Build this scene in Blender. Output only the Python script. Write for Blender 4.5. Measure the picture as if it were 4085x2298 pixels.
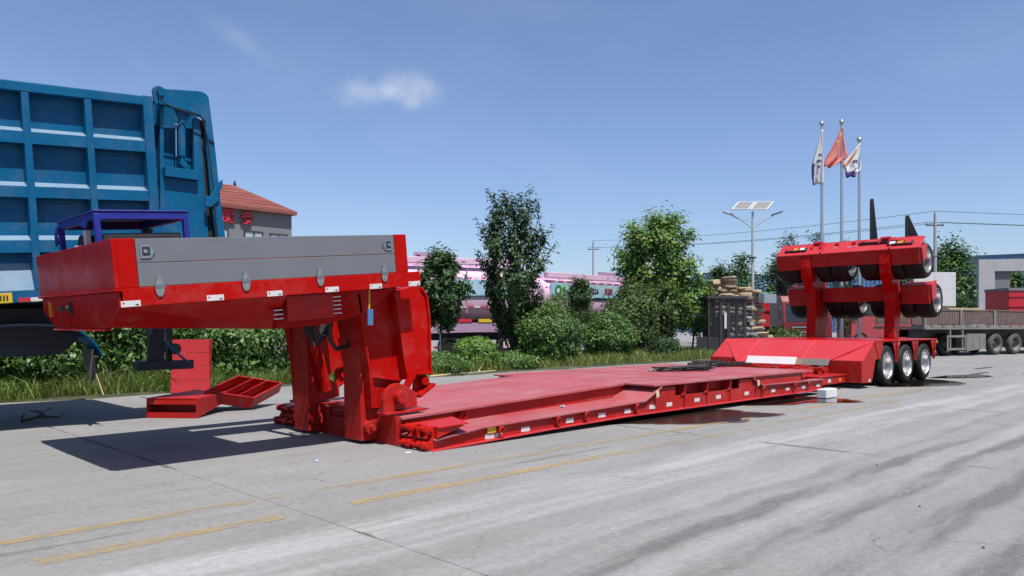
import bpy, bmesh, math, random
import numpy as np
from mathutils import Vector, Matrix
R = math.radians
for o in list(bpy.data.objects): bpy.data.objects.remove(o, do_unlink=True)
SC = bpy.context.scene
COL = SC.collection
random.seed(7)

# ------------------------------------------------------------------ camera, sky, sun, exposure
cam = bpy.data.cameras.new('camera'); camo = bpy.data.objects.new('camera', cam); COL.objects.link(camo)
camo.location = (0, 0, 1.4); camo.rotation_euler = (R(90), 0, R(-44.73))
cam.sensor_width = 36; cam.lens = 27.055; cam.shift_y = 0.0362; cam.clip_end = 3000; cam.clip_start = 0.05
SC.camera = camo
SUN = Vector((-.125, -.46, 1)).normalized()
sl = bpy.data.lights.new('sun', 'SUN'); sl.energy = 4.8; sl.angle = R(.53); sl.color = (1, .955, .9)
so = bpy.data.objects.new('sun', sl); COL.objects.link(so); so.rotation_euler = SUN.to_track_quat('Z', 'Y').to_euler()
W = bpy.data.worlds.new('World'); SC.world = W; W.use_nodes = True
nt = W.node_tree; nt.nodes.clear(); N = nt.nodes.new; K = nt.links.new
def wmath(op, a, b=None, c=None):
    n = N('ShaderNodeMath'); n.operation = op
    for i, q in enumerate((a, b, c)):
        if q is None: continue
        if isinstance(q, (int, float)): n.inputs[i].default_value = q
        else: K(q, n.inputs[i])
    return n.outputs[0]
def wdot(v, d):
    n = N('ShaderNodeVectorMath'); n.operation = 'DOT_PRODUCT'; K(v, n.inputs[0]); n.inputs[1].default_value = d
    return n.outputs['Value']
sky = N('ShaderNodeTexSky'); sky.sky_type = 'NISHITA'; sky.sun_disc = False
sky.sun_elevation = math.asin(SUN.z); sky.sun_rotation = math.atan2(SUN.x, SUN.y)
sky.air_density = 1.0; sky.dust_density = .9; sky.ozone_density = 5.0; sky.altitude = 0
bg = N('ShaderNodeBackground'); bg.inputs[1].default_value = .089
out = N('ShaderNodeOutputWorld')
tc = N('ShaderNodeTexCoord'); D = tc.outputs['Generated']
def cloud_patch(cdir, wx, wy, roll, lo, hi, amount, nscale):
    c = Vector(cdir).normalized(); r = c.cross(Vector((0, 0, 1))).normalized(); u = r.cross(c)
    r2 = r * math.cos(roll) + u * math.sin(roll); u2 = -r * math.sin(roll) + u * math.cos(roll)
    f = wmath('MAXIMUM', wdot(D, c), .05)
    a = wmath('DIVIDE', wdot(D, r2 / wx), f); b = wmath('DIVIDE', wdot(D, u2 / wy), f)
    q = wmath('SUBTRACT', 1.0, wmath('SQRT', wmath('ADD', wmath('MULTIPLY', a, a), wmath('MULTIPLY', b, b))))
    ns = N('ShaderNodeTexNoise'); ns.inputs['Scale'].default_value = nscale; ns.inputs['Detail'].default_value = 7
    ns.inputs['Roughness'].default_value = .6; K(D, ns.inputs['Vector'])
    s = wmath('ADD', q, wmath('MULTIPLY', wmath('SUBTRACT', ns.outputs[0], .5), 1.7))
    m = N('ShaderNodeMapRange'); m.interpolation_type = 'SMOOTHSTEP'
    m.inputs['From Min'].default_value = lo; m.inputs['From Max'].default_value = hi
    m.inputs['To Max'].default_value = amount; K(s, m.inputs['Value'])
    return m.outputs[0]
# a small fair-weather puff, a fainter streak, and thin cirrus all over the sky
c1 = cloud_patch((.594, .819, .304), .085, .032, R(2), .10, 1.05, .50, 15)
c2 = cloud_patch((.451, .960, .373), .07, .022, R(-28), .1, 1.3, .16, 9)
ci = N('ShaderNodeTexNoise'); ci.inputs['Scale'].default_value = 2.2; ci.inputs['Detail'].default_value = 6; ci.inputs['Distortion'].default_value = .6
mp = N('ShaderNodeMapping'); mp.inputs['Scale'].default_value = (1, 1.6, 3.2); K(D, mp.inputs['Vector']); K(mp.outputs[0], ci.inputs['Vector'])
mr = N('ShaderNodeMapRange'); mr.inputs['From Min'].default_value = .45; mr.inputs['From Max'].default_value = .8; mr.inputs['To Max'].default_value = .07; K(ci.outputs[0], mr.inputs['Value'])
tot = wmath('MINIMUM', wmath('ADD', wmath('MAXIMUM', c1, c2), mr.outputs[0]), .75)
mx = N('ShaderNodeMix'); mx.data_type = 'RGBA'; K(tot, mx.inputs[0]); hs = N('ShaderNodeHueSaturation'); hs.inputs['Saturation'].default_value = .95; K(sky.outputs[0], hs.inputs['Color'])
ml = N('ShaderNodeMix'); ml.data_type = 'RGBA'; ml.blend_type = 'MULTIPLY'; ml.inputs[0].default_value = 1; ml.inputs[7].default_value = (1, 1, 1.1, 1); K(hs.outputs[0], ml.inputs[6]); K(ml.outputs[2], mx.inputs[6]); mx.inputs[7].default_value = (6.2, 6.6, 7.2, 1)
K(mx.outputs[2], bg.inputs[0]); K(bg.outputs[0], out.inputs[0])
SC.view_settings.view_transform = 'Standard'; SC.view_settings.look = 'None'; SC.view_settings.gamma = 1; SC.view_settings.exposure = .6

# ------------------------------------------------------------------ materials
MATS = {}
ALB = .68
def mat(name, col, rough=.5, metal=0., var=.12, vscale=3., bump=0., bscale=80., col2=None, m2=(.5, .7), s2=2., stretch=None,
        spec=.5, coat=0., island=0., transl=0., tcol=None, rvar=0., grime=0.):
    if name in MATS: return MATS[name]
    if metal < .5: col = tuple(q * ALB for q in col); col2 = col2 and tuple(q * ALB for q in col2); tcol = tcol and tuple(q * ALB for q in tcol)
    m = bpy.data.materials.new(name); m.use_nodes = True; t = m.node_tree; t.nodes.clear(); A = t.nodes.new; L = t.links.new
    o = A('ShaderNodeOutputMaterial'); p = A('ShaderNodeBsdfPrincipled')
    g = A('ShaderNodeNewGeometry'); mpn = A('ShaderNodeMapping'); L(g.outputs['Position'], mpn.inputs['Vector'])
    if stretch: mpn.inputs['Scale'].default_value = stretch
    V = mpn.outputs[0]
    def noise(s, d=5, r=.6):
        n = A('ShaderNodeTexNoise'); n.inputs['Scale'].default_value = s; n.inputs['Detail'].default_value = d; n.inputs['Roughness'].default_value = r; L(V, n.inputs['Vector']); return n.outputs[0]
    n1 = noise(vscale)
    hsv = A('ShaderNodeHueSaturation')
    mr_ = A('ShaderNodeMapRange'); mr_.inputs['From Min'].default_value = .25; mr_.inputs['From Max'].default_value = .75
    mr_.inputs['To Min'].default_value = 1 - var; mr_.inputs['To Max'].default_value = 1 + var; L(n1, mr_.inputs['Value'])
    base = None
    if col2:
        n2 = noise(s2, 8, .68); r2 = A('ShaderNodeMapRange'); r2.inputs['From Min'].default_value = m2[0]; r2.inputs['From Max'].default_value = m2[1]; L(n2, r2.inputs['Value'])
        mm = A('ShaderNodeMix'); mm.data_type = 'RGBA'; L(r2.outputs[0], mm.inputs[0]); mm.inputs[6].default_value = (*col, 1); mm.inputs[7].default_value = (*col2, 1); base = mm.outputs[2]
    if grime:
        for sc_, lo_, hi_, am_, gc in ((2.6, .50, .78, grime * .55, (.20, .17, .155)), (11., .60, .74, grime, (.035, .028, .024)), (34., .66, .74, grime * .8, (.22, .19, .17))):
            ng = noise(sc_, 9, .74); rg = A('ShaderNodeMapRange'); rg.inputs['From Min'].default_value = lo_; rg.inputs['From Max'].default_value = hi_; rg.inputs['To Max'].default_value = am_; L(ng, rg.inputs['Value'])
            mg = A('ShaderNodeMix'); mg.data_type = 'RGBA'; L(rg.outputs[0], mg.inputs[0]); mg.inputs[7].default_value = (*gc, 1)
            if base is None: mg.inputs[6].default_value = (*col, 1)
            else: L(base, mg.inputs[6])
            base = mg.outputs[2]
    if base is None: hsv.inputs['Color'].default_value = (*col, 1)
    else: L(base, hsv.inputs['Color'])
    val = mr_.outputs[0]
    if island:
        ir = A('ShaderNodeMapRange'); ir.inputs['To Min'].default_value = 1 - island; ir.inputs['To Max'].default_value = 1 + island; L(g.outputs['Random Per Island'], ir.inputs['Value'])
        ml = A('ShaderNodeMath'); ml.operation = 'MULTIPLY'; L(val, ml.inputs[0]); L(ir.outputs[0], ml.inputs[1]); val = ml.outputs[0]
        hr = A('ShaderNodeMapRange'); hr.inputs['To Min'].default_value = .5 + island * .05; hr.inputs['To Max'].default_value = .5 - island * .05; L(g.outputs['Random Per Island'], hr.inputs['Value']); L(hr.outputs[0], hsv.inputs['Hue'])
    L(val, hsv.inputs['Value']); L(hsv.outputs[0], p.inputs['Base Color'])
    p.inputs['Roughness'].default_value = rough; p.inputs['Metallic'].default_value = metal
    if rvar:
        rr = A('ShaderNodeMapRange'); rr.inputs['From Min'].default_value = .3; rr.inputs['From Max'].default_value = .7; rr.inputs['To Min'].default_value = max(.02, rough - rvar); rr.inputs['To Max'].default_value = rough + rvar
        L(noise(vscale * 2.3, 6), rr.inputs['Value']); L(rr.outputs[0], p.inputs['Roughness'])
    p.inputs['Specular IOR Level'].default_value = spec; p.inputs['Coat Weight'].default_value = coat; p.inputs['Coat Roughness'].default_value = .12
    if bump:
        b = A('ShaderNodeBump'); b.inputs['Strength'].default_value = bump; b.inputs['Distance'].default_value = .02; L(noise(bscale, 4), b.inputs['Height']); L(b.outputs[0], p.inputs['Normal'])
    sh = p.outputs[0]
    if transl:
        tr = A('ShaderNodeBsdfTranslucent'); tr.inputs[0].default_value = (*(tcol or col), 1); ms = A('ShaderNodeMixShader'); ms.inputs[0].default_value = transl; L(sh, ms.inputs[1]); L(tr.outputs[0], ms.inputs[2]); sh = ms.outputs[0]
    L(sh, o.inputs[0]); MATS[name] = m; return m

RED = mat('red_paint', (.47, .0042, .0020), .30, grime=.40, var=.14, bump=.06, bscale=5, vscale=1.3, spec=.09, rvar=.08, col2=(.36, .003, .004), m2=(.55, .8), s2=1.1)
RED2 = mat('red_paint_matt', (.47, .016, .013), .42, grime=.52, var=.16, bump=.08, bscale=6, vscale=1.7, spec=.16, rvar=.1, col2=(.37, .034, .032), m2=(.52, .8), s2=2.2)
DECK = mat('worn_deck_sky_sheen', (.47, .082, .092), .46, grime=.45, var=.14, vscale=1.2, bump=.3, bscale=45, col2=(.46, .20, .205), m2=(.42, .72), s2=1.6, stretch=(.6, 1.6, 1), rvar=.08)  # worn, dusty red with the pink sky sheen mixed into the colour
BOGIE = mat('bogie_sky_sheen_dust', (.59, .036, .046), .48, grime=.28, var=.06, vscale=.9, spec=.35, col2=(.52, .04, .05), m2=(.55, .8), s2=1.5)  # pinker red: sky reflection and dust put into the colour
ORR = mat('orange_red_paint', (.55, .012, .006), .35, var=.12, spec=.3)
GREY = mat('grey_panel', (.185, .192, .208), .38, grime=.14, var=.05, vscale=2.5, metal=.0, spec=.4, col2=(.17, .178, .195), m2=(.5, .8), s2=1.2)
CHROME = mat('stainless_steel', (.40, .385, .375), .14, metal=1., var=.15, vscale=20)
DARKM = mat('dark_metal', (.03, .03, .032), .5, var=.3)
BLACK = mat('black_rubber', (.013, .013, .014), .62, var=.3, vscale=8, bump=.15)
TYRE = mat('tyre_rubber', (.010, .010, .011), .7, var=.3, vscale=6, bump=.2, bscale=40, spec=.3, col2=(.03, .029, .028), m2=(.55, .8), s2=3)
TYRED = mat('dusty_tyre', (.09, .088, .085), .85, var=.3, vscale=6, bump=.2)
HUBM = mat('wheel_disc', (.20, .20, .205), .45, metal=.6, var=.2, vscale=12)
ALU = mat('polished_rim', (.50, .50, .51), .36, metal=1., var=.06, vscale=6)
WHITE = mat('white_sticker', (.72, .71, .68), .45, var=.06, vscale=9)
WHITEP = mat('white_paint', (.70, .70, .70), .5, var=.06)
FOAM = mat('white_foam', (.80, .80, .81), .7, var=.05, vscale=6, bump=.15, bscale=60)
YEL = mat('yellow_plate', (.75, .50, .02), .5, var=.08)
AMBER = mat('amber_lens', (.85, .28, .03), .3)
BLUE = mat('blue_truck_paint', (.0025, .118, .262), .38, grime=.42, bump=.08, bscale=4, var=.10, vscale=1.2, spec=.16, rvar=.08, col2=(.008, .095, .215), m2=(.5, .8), s2=1.5)
BLUEL = mat('blue_ledge_sunlit', (.20, .30, .40), .7, var=.15, vscale=3, col2=(.05, .17, .33), m2=(.5, .75), s2=3)  # paler blue paints the sunlit look onto the ledges; pipes share it
BLUED = mat('blue_chassis', (.003, .014, .032), .45, var=.2)
ROYAL = mat('royal_blue_tarp', (.012, .022, .30), .42, var=.15, vscale=6, bump=.2, bscale=14)
PURP = mat('pink_tank_paint', (.80, .53, .70), .38, var=.05, vscale=.9)
PURPD = mat('pink_skirt_paint', (.42, .27, .40), .5, var=.10, vscale=2)
STEEL = mat('galvanised_steel', (.46, .48, .50), .38, metal=.8, var=.12, vscale=5)
POLE = mat('pole_paint', (.55, .57, .58), .42, var=.08, metal=.3)
GREENP = mat('green_post', (.02, .10, .07), .5, var=.15)
GLASS = mat('window_glass', (.40, .48, .50), .12, var=.15, vscale=1.5, spec=.7)
DGLASS = mat('dark_glass', (.02, .025, .03), .08, var=.2, spec=.8)
CONC = mat('pale_concrete', (.40, .40, .40), .8, var=.10, vscale=1.5, bump=.1)
TILE = mat('grey_cladding', (.46, .46, .47), .6, var=.07, vscale=.8)
STONE = mat('sandstone', (.42, .31, .20), .85, var=.2, vscale=4, bump=.5, bscale=14, col2=(.30, .25, .19), m2=(.45, .7), s2=2.5)
STONEG = mat('grey_rubble', (.26, .255, .25), .85, var=.3, vscale=4, bump=.5, bscale=12)
BROWN = mat('rusty_brown_paint', (.15, .108, .095), .7, grime=.5, var=.2, vscale=2, col2=(.26, .13, .10), m2=(.45, .7), s2=1.6)
BROWNG = mat('dusty_grey_steel', (.22, .205, .19), .75, var=.2, vscale=2, col2=(.2, .18, .16), m2=(.5, .7), s2=3)
TRED = mat('truck_red', (.55, .018, .03), .4, var=.08)
TREDD = mat('truck_dark_red', (.20, .012, .016), .4, var=.1)
CORR = mat('blue_corrugated', (.20, .34, .60), .5, var=.06, vscale=.2)
ROOFR = mat('red_roof_tiles', (.24, .075, .062), .8, var=.2, vscale=.5, spec=.2, bump=.5, bscale=5, col2=(.30, .125, .10), m2=(.5, .72), s2=1.2, stretch=(.5, 1, 3))
WALLG = mat('grey_wall', (.20, .205, .215), .8, var=.06, vscale=.4)
SIGN = mat('sign_red', (.62, .02, .045), .5, var=.05)
BARK = mat('bark', (.09, .065, .045), .9, var=.3, vscale=8, bump=.5, bscale=30)
WOOD = mat('pale_bamboo', (.55, .44, .24), .6, var=.15)
GBOARD = mat('grey_wet_board', (.20, .19, .17), .6, var=.15, col2=(.40, .28, .14), m2=(.55, .62), s2=1.6)
LEAFK = mat('leaf_dark', (0.0508, 0.1046, 0.0329), .48, spec=.28, var=.2, vscale=1, island=.45, transl=.16, tcol=(.08, .17, .03))
LEAFL = mat('leaf_bright', (0.1560, 0.3023, 0.0586), .48, spec=.28, var=.2, vscale=1, island=.4, transl=.28, tcol=(.13, .25, .03))
LEAFY = mat('leaf_flower', (.42, .44, .13), .5, var=.2, vscale=1, island=.3, transl=.3, tcol=(.4, .42, .1))
LEAFS = mat('leaf_shrub', (0.0946, 0.1911, 0.0437), .48, spec=.28, var=.25, vscale=1, island=.5, transl=.18, tcol=(.11, .22, .03))
LEAFM = mat('leaf_mixed', (0.0906, 0.1438, 0.0375), .48, spec=.28, var=.3, vscale=1.2, island=.5, transl=.22, tcol=(.13, .18, .03))
LEAFB = mat('leaf_far', (0.0720, 0.1560, 0.0336), .48, spec=.28, var=.3, vscale=.5, island=.4, transl=.25, tcol=(.1, .2, .03))
LEAFG = mat('leaf_greyblue', (.075, .105, .10), .48, spec=.28, var=.2, vscale=.6, island=.4, transl=.2)
CORE = mat('shrub_core', (.010, .018, .006), .9, var=.3)
GRASS = mat('grass_blade', (.16, .25, .042), .5, var=.45, vscale=.7, island=.5, transl=.3, tcol=(.26, .38, .06), col2=(.16, .19, .05), m2=(.45, .75), s2=.8)
GRASS2 = mat('verge_blade', (.20, .265, .055), .55, var=.4, vscale=.8, island=.5, transl=.35, tcol=(.30, .38, .08), col2=(.10, .18, .035), m2=(.45, .7), s2=.9)
SOIL = mat('planter_soil', (.055, .06, .025), .95, var=.4, vscale=2, bump=.6, bscale=12, col2=(.12, .10, .06), m2=(.5, .7), s2=1.5)

# ------------------------------------------------------------------ mesh helpers
ORG = {}
class MB:
    def __init__(s, xf=None): s.v = []; s.f = []; s.xf = xf
    def add(s, vs, fs):
        n = len(s.v)
        s.v += [tuple(s.xf(*p)) if s.xf else tuple(p) for p in vs]; s.f += [tuple(i + n for i in q) for q in fs]; return s
    def box(s, x0, x1, y0, y1, z0, z1):
        return s.hexa([(x0, y0, z0), (x1, y0, z0), (x1, y1, z0), (x0, y1, z0)], [(x0, y0, z1), (x1, y0, z1), (x1, y1, z1), (x0, y1, z1)])
    def hexa(s, a, b):
        return s.add(list(a) + list(b), [(3, 2, 1, 0), (4, 5, 6, 7), (0, 1, 5, 4), (1, 2, 6, 5), (2, 3, 7, 6), (3, 0, 4, 7)])
    def prism(s, poly, axis, a, b):
        def P(p, t): return (p[0], t, p[1]) if axis == 'y' else (t, p[0], p[1]) if axis == 'x' else (p[0], p[1], t)
        n = len(poly)
        return s.add([P(p, a) for p in poly] + [P(p, b) for p in poly], [tuple(range(n))[::-1], tuple(range(n, 2 * n))] + [(i, (i + 1) % n, n + (i + 1) % n, n + i) for i in range(n)])
    def strip(s, line, y0, y1, th):          # plate that follows a polyline in (x, z)
        return s.prism(list(line) + [(x, z - th) for x, z in line[::-1]], 'y', y0, y1)
    def obox(s, c, ux, uy, uz):              # oriented box: corner + three edge vectors
        c, ux, uy, uz = map(Vector, (c, ux, uy, uz))
        b = [c, c + ux, c + ux + uy, c + uy]
        return s.hexa(b, [p + uz for p in b])
    def cyl(s, p0, p1, r, n=12, r1=None, caps=True):
        p0, p1 = Vector(p0), Vector(p1); d = (p1 - p0).normalized(); r1 = r if r1 is None else r1
        a = d.orthogonal().normalized(); b = d.cross(a)
        vs = [p0 + (a * math.cos(2 * math.pi * i / n) + b * math.sin(2 * math.pi * i / n)) * r for i in range(n)]
        vs += [p1 + (a * math.cos(2 * math.pi * i / n) + b * math.sin(2 * math.pi * i / n)) * r1 for i in range(n)]
        fs = [(i, (i + 1) % n, n + (i + 1) % n, n + i) for i in range(n)]
        if caps: fs += [tuple(range(n))[::-1], tuple(range(n, 2 * n))]
        return s.add(vs, fs)
    def tube(s, path, r, n=7, closed=False, taper=None):
        P = [Vector(p) for p in path]; m = len(P); vs = []; prev = None
        for i, p in enumerate(P):
            if closed: t = P[(i + 1) % m] - P[i - 1]
            else: t = P[min(i + 1, m - 1)] - P[max(i - 1, 0)]
            t.normalize()
            a = prev - t * prev.dot(t) if prev is not None else t.orthogonal()
            if a.length < 1e-5: a = t.orthogonal()
            a.normalize(); prev = a; b = t.cross(a); rr = r if taper is None else r + (taper - r) * i / (m - 1)
            vs += [p + (a * math.cos(2 * math.pi * k / n) + b * math.sin(2 * math.pi * k / n)) * rr for k in range(n)]
        fs = []
        for i in range(m if closed else m - 1):
            j = (i + 1) % m
            fs += [(i * n + k, i * n + (k + 1) % n, j * n + (k + 1) % n, j * n + k) for k in range(n)]
        if not closed: fs += [tuple(range(n))[::-1], tuple(range((m - 1) * n, m * n))]
        return s.add(vs, fs)
    def lathe(s, prof, c, axis, n=32):       # prof: (along, radius)
        c = Vector(c); d = Vector(axis).normalized(); a = d.orthogonal().normalized(); b = d.cross(a); m = len(prof); vs = []
        for t, r in prof:
            vs += [c + d * t + (a * math.cos(2 * math.pi * k / n) + b * math.sin(2 * math.pi * k / n)) * r for k in range(n)]
        return s.add(vs, [(i * n + k, i * n + (k + 1) % n, (i + 1) * n + (k + 1) % n, (i + 1) * n + k) for i in range(m - 1) for k in range(n)])
    def mesh(s, name, org=(0, 0, 0), smooth=False):
        me = bpy.data.meshes.new(name); me.from_pydata([(p[0] - org[0], p[1] - org[1], p[2] - org[2]) for p in s.v], [], s.f)
        bm = bmesh.new(); bm.from_mesh(me); bmesh.ops.recalc_face_normals(bm, faces=bm.faces)
        if smooth:
            for f in bm.faces: f.smooth = True
            for e in bm.edges:
                if len(e.link_faces) == 2 and e.calc_face_angle(0) > R(38): e.smooth = False
        bm.to_mesh(me); bm.free(); return me
    def build(s, name, m, parent=None, bevel=0, smooth=False, org=None):
        o_ = ORG[parent.name] if parent else (org or (0, 0, 0))
        ob = bpy.data.objects.new(name, s.mesh(name, o_, smooth)); COL.objects.link(ob)
        ob.data.materials.append(m); ORG[ob.name] = o_
        if parent: ob.parent = parent
        else: ob.location = o_
        if bevel:
            b = ob.modifiers.new('bevel', 'BEVEL'); b.width = bevel; b.segments = 2; b.limit_method = 'ANGLE'; b.angle_limit = R(40)
        return ob
def tag(o, label=None, cat=None, group=None, kind=None):
    if label: o['label'] = label
    if cat: o['category'] = cat
    if group: o['group'] = group
    if kind: o['kind'] = kind
    return o
def root(name, loc, label, cat, group=None):
    o = bpy.data.objects.new(name, None); COL.objects.link(o); o.location = loc; o.empty_display_size = .2; ORG[o.name] = tuple(loc)
    return tag(o, label, cat, group)
def share(src, parent, loc, rot=None):                   # a further copy of a part, at an offset
    c = src.copy(); COL.objects.link(c); c.parent = parent; c.location = loc
    if rot: c.rotation_euler = rot
    for ch in src.children:
        d = ch.copy(); COL.objects.link(d); d.parent = c
    return c
def fast_mesh(name, V, F, m, parent=None, org=(0, 0, 0), mats=None, midx=None):
    me = bpy.data.meshes.new(name); V = np.asarray(V, np.float32) - np.asarray(org, np.float32); k = F.shape[1]
    me.vertices.add(len(V)); me.vertices.foreach_set('co', V.ravel()); me.loops.add(F.size); me.loops.foreach_set('vertex_index', F.ravel().astype(np.int32))
    me.polygons.add(len(F)); me.polygons.foreach_set('loop_start', np.arange(0, F.size, k, dtype=np.int32)); me.polygons.foreach_set('loop_total', np.full(len(F), k, np.int32))
    for q in (mats or [m]): me.materials.append(q)
    if midx is not None: me.polygons.foreach_set('material_index', midx.astype(np.int32))
    me.update(calc_edges=True)
    o = bpy.data.objects.new(name, me); COL.objects.link(o); ORG[o.name] = tuple(org)
    if parent: o.parent = parent
    else: o.location = org
    return o
def text(name, s, size, mtx, m, parent, depth=.01, bold=0.):
    cu = bpy.data.curves.new(name, 'FONT'); cu.body = s; cu.size = size; cu.extrude = depth; cu.offset = bold; cu.align_x = 'CENTER'; cu.align_y = 'CENTER'; cu.resolution_u = 3
    t = bpy.data.objects.new(name + '_c', cu); COL.objects.link(t); bpy.context.view_layer.update()
    me = bpy.data.meshes.new_from_object(t.evaluated_get(bpy.context.evaluated_depsgraph_get())); bpy.data.objects.remove(t, do_unlink=True)
    me.name = name; me.materials.clear(); me.materials.append(m); og = ORG[parent.name]
    me.transform(Matrix.Translation(-Vector(og)) @ mtx)
    o = bpy.data.objects.new(name, me); COL.objects.link(o); o.parent = parent; ORG[o.name] = og; return o
def facing(pos, right, up=(0, 0, 1)):
    r = Vector(right).normalized(); u = Vector(up).normalized(); n = r.cross(u)
    return Matrix(((r.x, u.x, n.x, pos[0]), (r.y, u.y, n.y, pos[1]), (r.z, u.z, n.z, pos[2]), (0, 0, 0, 1)))
# ------------------------------------------------------------------ ground
def ground_material():
    m = bpy.data.materials.new('concrete_yard'); m.use_nodes = True; t = m.node_tree; t.nodes.clear(); A = t.nodes.new; L = t.links.new
    o = A('ShaderNodeOutputMaterial'); p = A('ShaderNodeBsdfPrincipled'); L(p.outputs[0], o.inputs[0])
    g = A('ShaderNodeNewGeometry'); sp = A('ShaderNodeSeparateXYZ'); L(g.outputs['Position'], sp.inputs[0])
    def ma(op, a, b=None, c=None):
        n = A('ShaderNodeMath'); n.operation = op
        for i, q in enumerate((a, b, c)):
            if q is None: continue
            if isinstance(q, (int, float)): n.inputs[i].default_value = q
            else: L(q, n.inputs[i])
        return n.outputs[0]
    def noise(sc, stretch=(1, 1, 1), d=6, r=.6, off=(0, 0, 0)):
        mpn = A('ShaderNodeMapping'); mpn.inputs['Scale'].default_value = stretch; mpn.inputs['Location'].default_value = off; L(g.outputs['Position'], mpn.inputs['Vector'])
        n = A('ShaderNodeTexNoise'); n.inputs['Scale'].default_value = sc; n.inputs['Detail'].default_value = d; n.inputs['Roughness'].default_value = r; L(mpn.outputs[0], n.inputs['Vector']); return n.outputs[0]
    def rng(v, a, b, c=0., d=1., smooth=True):
        n = A('ShaderNodeMapRange'); n.interpolation_type = 'SMOOTHSTEP' if smooth else 'LINEAR'
        for k, q in zip(('From Min', 'From Max', 'To Min', 'To Max'), (a, b, c, d)): n.inputs[k].default_value = q
        L(v, n.inputs['Value']); return n.outputs[0]
    def mix(f, c1, c2):
        n = A('ShaderNodeMix'); n.data_type = 'RGBA'
        for i, q in ((0, f), (6, c1), (7, c2)):
            if isinstance(q, tuple): n.inputs[i].default_value = (*q, 1)
            elif isinstance(q, (int, float)): n.inputs[i].default_value = q
            else: L(q, n.inputs[i])
        return n.outputs[2]
    c = mix(rng(noise(.35), .35, .65), (.318, .314, .302), (.360, .357, .348))
    c = mix(rng(noise(1.6, (.22, 1.5, 1), 7, .74), .45, .72, 0, .55), c, (.235, .232, .228))            # worn streaks along the lane
    c = mix(rng(noise(1.3, (.16, 2.0, 1), 7, .74, (31, 7, 0)), .54, .78, 0, .6), c, (.45, .447, .44))       # pale dusty streaks
    c = mix(rng(noise(30, (.22, 1, 1), 4, .7), .55, .8, 0, .28), c, (.20, .195, .19))
    c = mix(rng(noise(6, (.3, 1, 1), 5, .75, (3, 5, 0)), .62, .75, 0, .45), c, (.52, .51, .49))
    c = mix(rng(noise(2.3, (.6, 1, 1), 8, .78, (6, 3, 0)), .50, .70, 0, .45), c, (.215, .21, .20))
    wob = ma('MULTIPLY', ma('SUBTRACT', noise(.5, (1, .2, 1), 3), .5), .5)
    y = ma('ADD', sp.outputs['Y'], wob)
    def band(y0, w): return rng(ma('ABSOLUTE', ma('SUBTRACT', y, y0)), w, w * .35)
    pale = noise(1.6, (.12, 1.5, 1), 5, .72, (9, 2, 0))
    for y0, w, k in ((4.45, .34, .62), (4.0, .22, .45), (3.35, .25, .25), (2.55, .13, .3)):
        c = mix(ma('MULTIPLY', band(y0, w), rng(pale, .35, .6, 0, k)), c, (.56, .55, .54))
    tread = A('ShaderNodeTexBrick'); tread.inputs['Scale'].default_value = 14; tread.inputs['Mortar Size'].default_value = .035; tread.inputs['Color1'].default_value = (1, 1, 1, 1); tread.inputs['Color2'].default_value = (.75, .75, .75, 1); tread.inputs['Mortar'].default_value = (.35, .35, .35, 1); L(g.outputs['Position'], tread.inputs['Vector'])
    brk = noise(.8, (.35, 2.2, 1), 6, .7, (1, 8, 0))
    for y0, w, k in ((2.82, .14, 1.), (2.30, .15, .95), (1.70, .19, 1.), (1.15, .18, 1.), (3.15, .09, .4), (.2, .3, .7), (-.6, .3, .7)):
        f = ma('MULTIPLY', ma('MULTIPLY', band(y0, w), rng(brk, .37, .58, 0, k)), tread.outputs[0])
        c = mix(f, c, (.125, .122, .118))
    sp_ = A('ShaderNodeTexVoronoi'); sp_.inputs['Scale'].default_value = 5.5; L(g.outputs['Position'], sp_.inputs['Vector'])
    c = mix(ma('MULTIPLY', rng(sp_.outputs['Distance'], .085, .04), rng(noise(.6, off=(5, 5, 0)), .5, .62)), c, (.62, .61, .58))
    # eroded joints: dirt that spills over the slab edges
    e = ma('MULTIPLY', ma('SUBTRACT', noise(7, d=6, r=.75), .5), .16)
    jx = ma('ADD', ma('ABSOLUTE', ma('SUBTRACT', ma('PINGPONG', ma('SUBTRACT', sp.outputs['X'], 2.93), 2.835), 0.)), e)
    jy = ma('ADD', ma('PINGPONG', ma('SUBTRACT', sp.outputs['Y'], 5.5), 2.7), e)
    ero = rng(noise(.45, off=(2, 2, 0)), .42, .62, -.02, .05)
    def ltm(a, b): return rng(ma('SUBTRACT', b, a), -.008, .012)
    c = mix(ma('MULTIPLY', ma('MAXIMUM', ltm(jx, ero), ma('MULTIPLY', ltm(jy, ero), .6)), .75), c, (.15, .14, .12))
    # fine branching cracks
    vc = A('ShaderNodeTexVoronoi'); vc.feature = 'DISTANCE_TO_EDGE'; vc.inputs['Scale'].default_value = .42
    wv = A('ShaderNodeVectorMath'); wv.operation = 'ADD'; nz = A('ShaderNodeTexNoise'); nz.inputs['Scale'].default_value = 2.2; nz.inputs['Detail'].default_value = 6; L(g.outputs['Position'], nz.inputs['Vector'])
    sc = A('ShaderNodeVectorMath'); sc.operation = 'SCALE'; sc.inputs['Scale'].default_value = .45; L(nz.outputs['Color'], sc.inputs[0]); L(g.outputs['Position'], wv.inputs[0]); L(sc.outputs[0], wv.inputs[1]); L(wv.outputs[0], vc.inputs['Vector'])
    c = mix(ma('MULTIPLY', rng(vc.outputs['Distance'], .0035, .0012), rng(noise(.3, off=(8, 1, 0)), .52, .58, 0, .6)), c, (.14, .135, .125))
    grit = rng(noise(140, d=3, r=.7), .35, .7, .84, 1.14, False); grit2 = rng(noise(17, d=7, r=.78, off=(4, 4, 0)), .3, .7, .78, 1.18, False)
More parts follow.
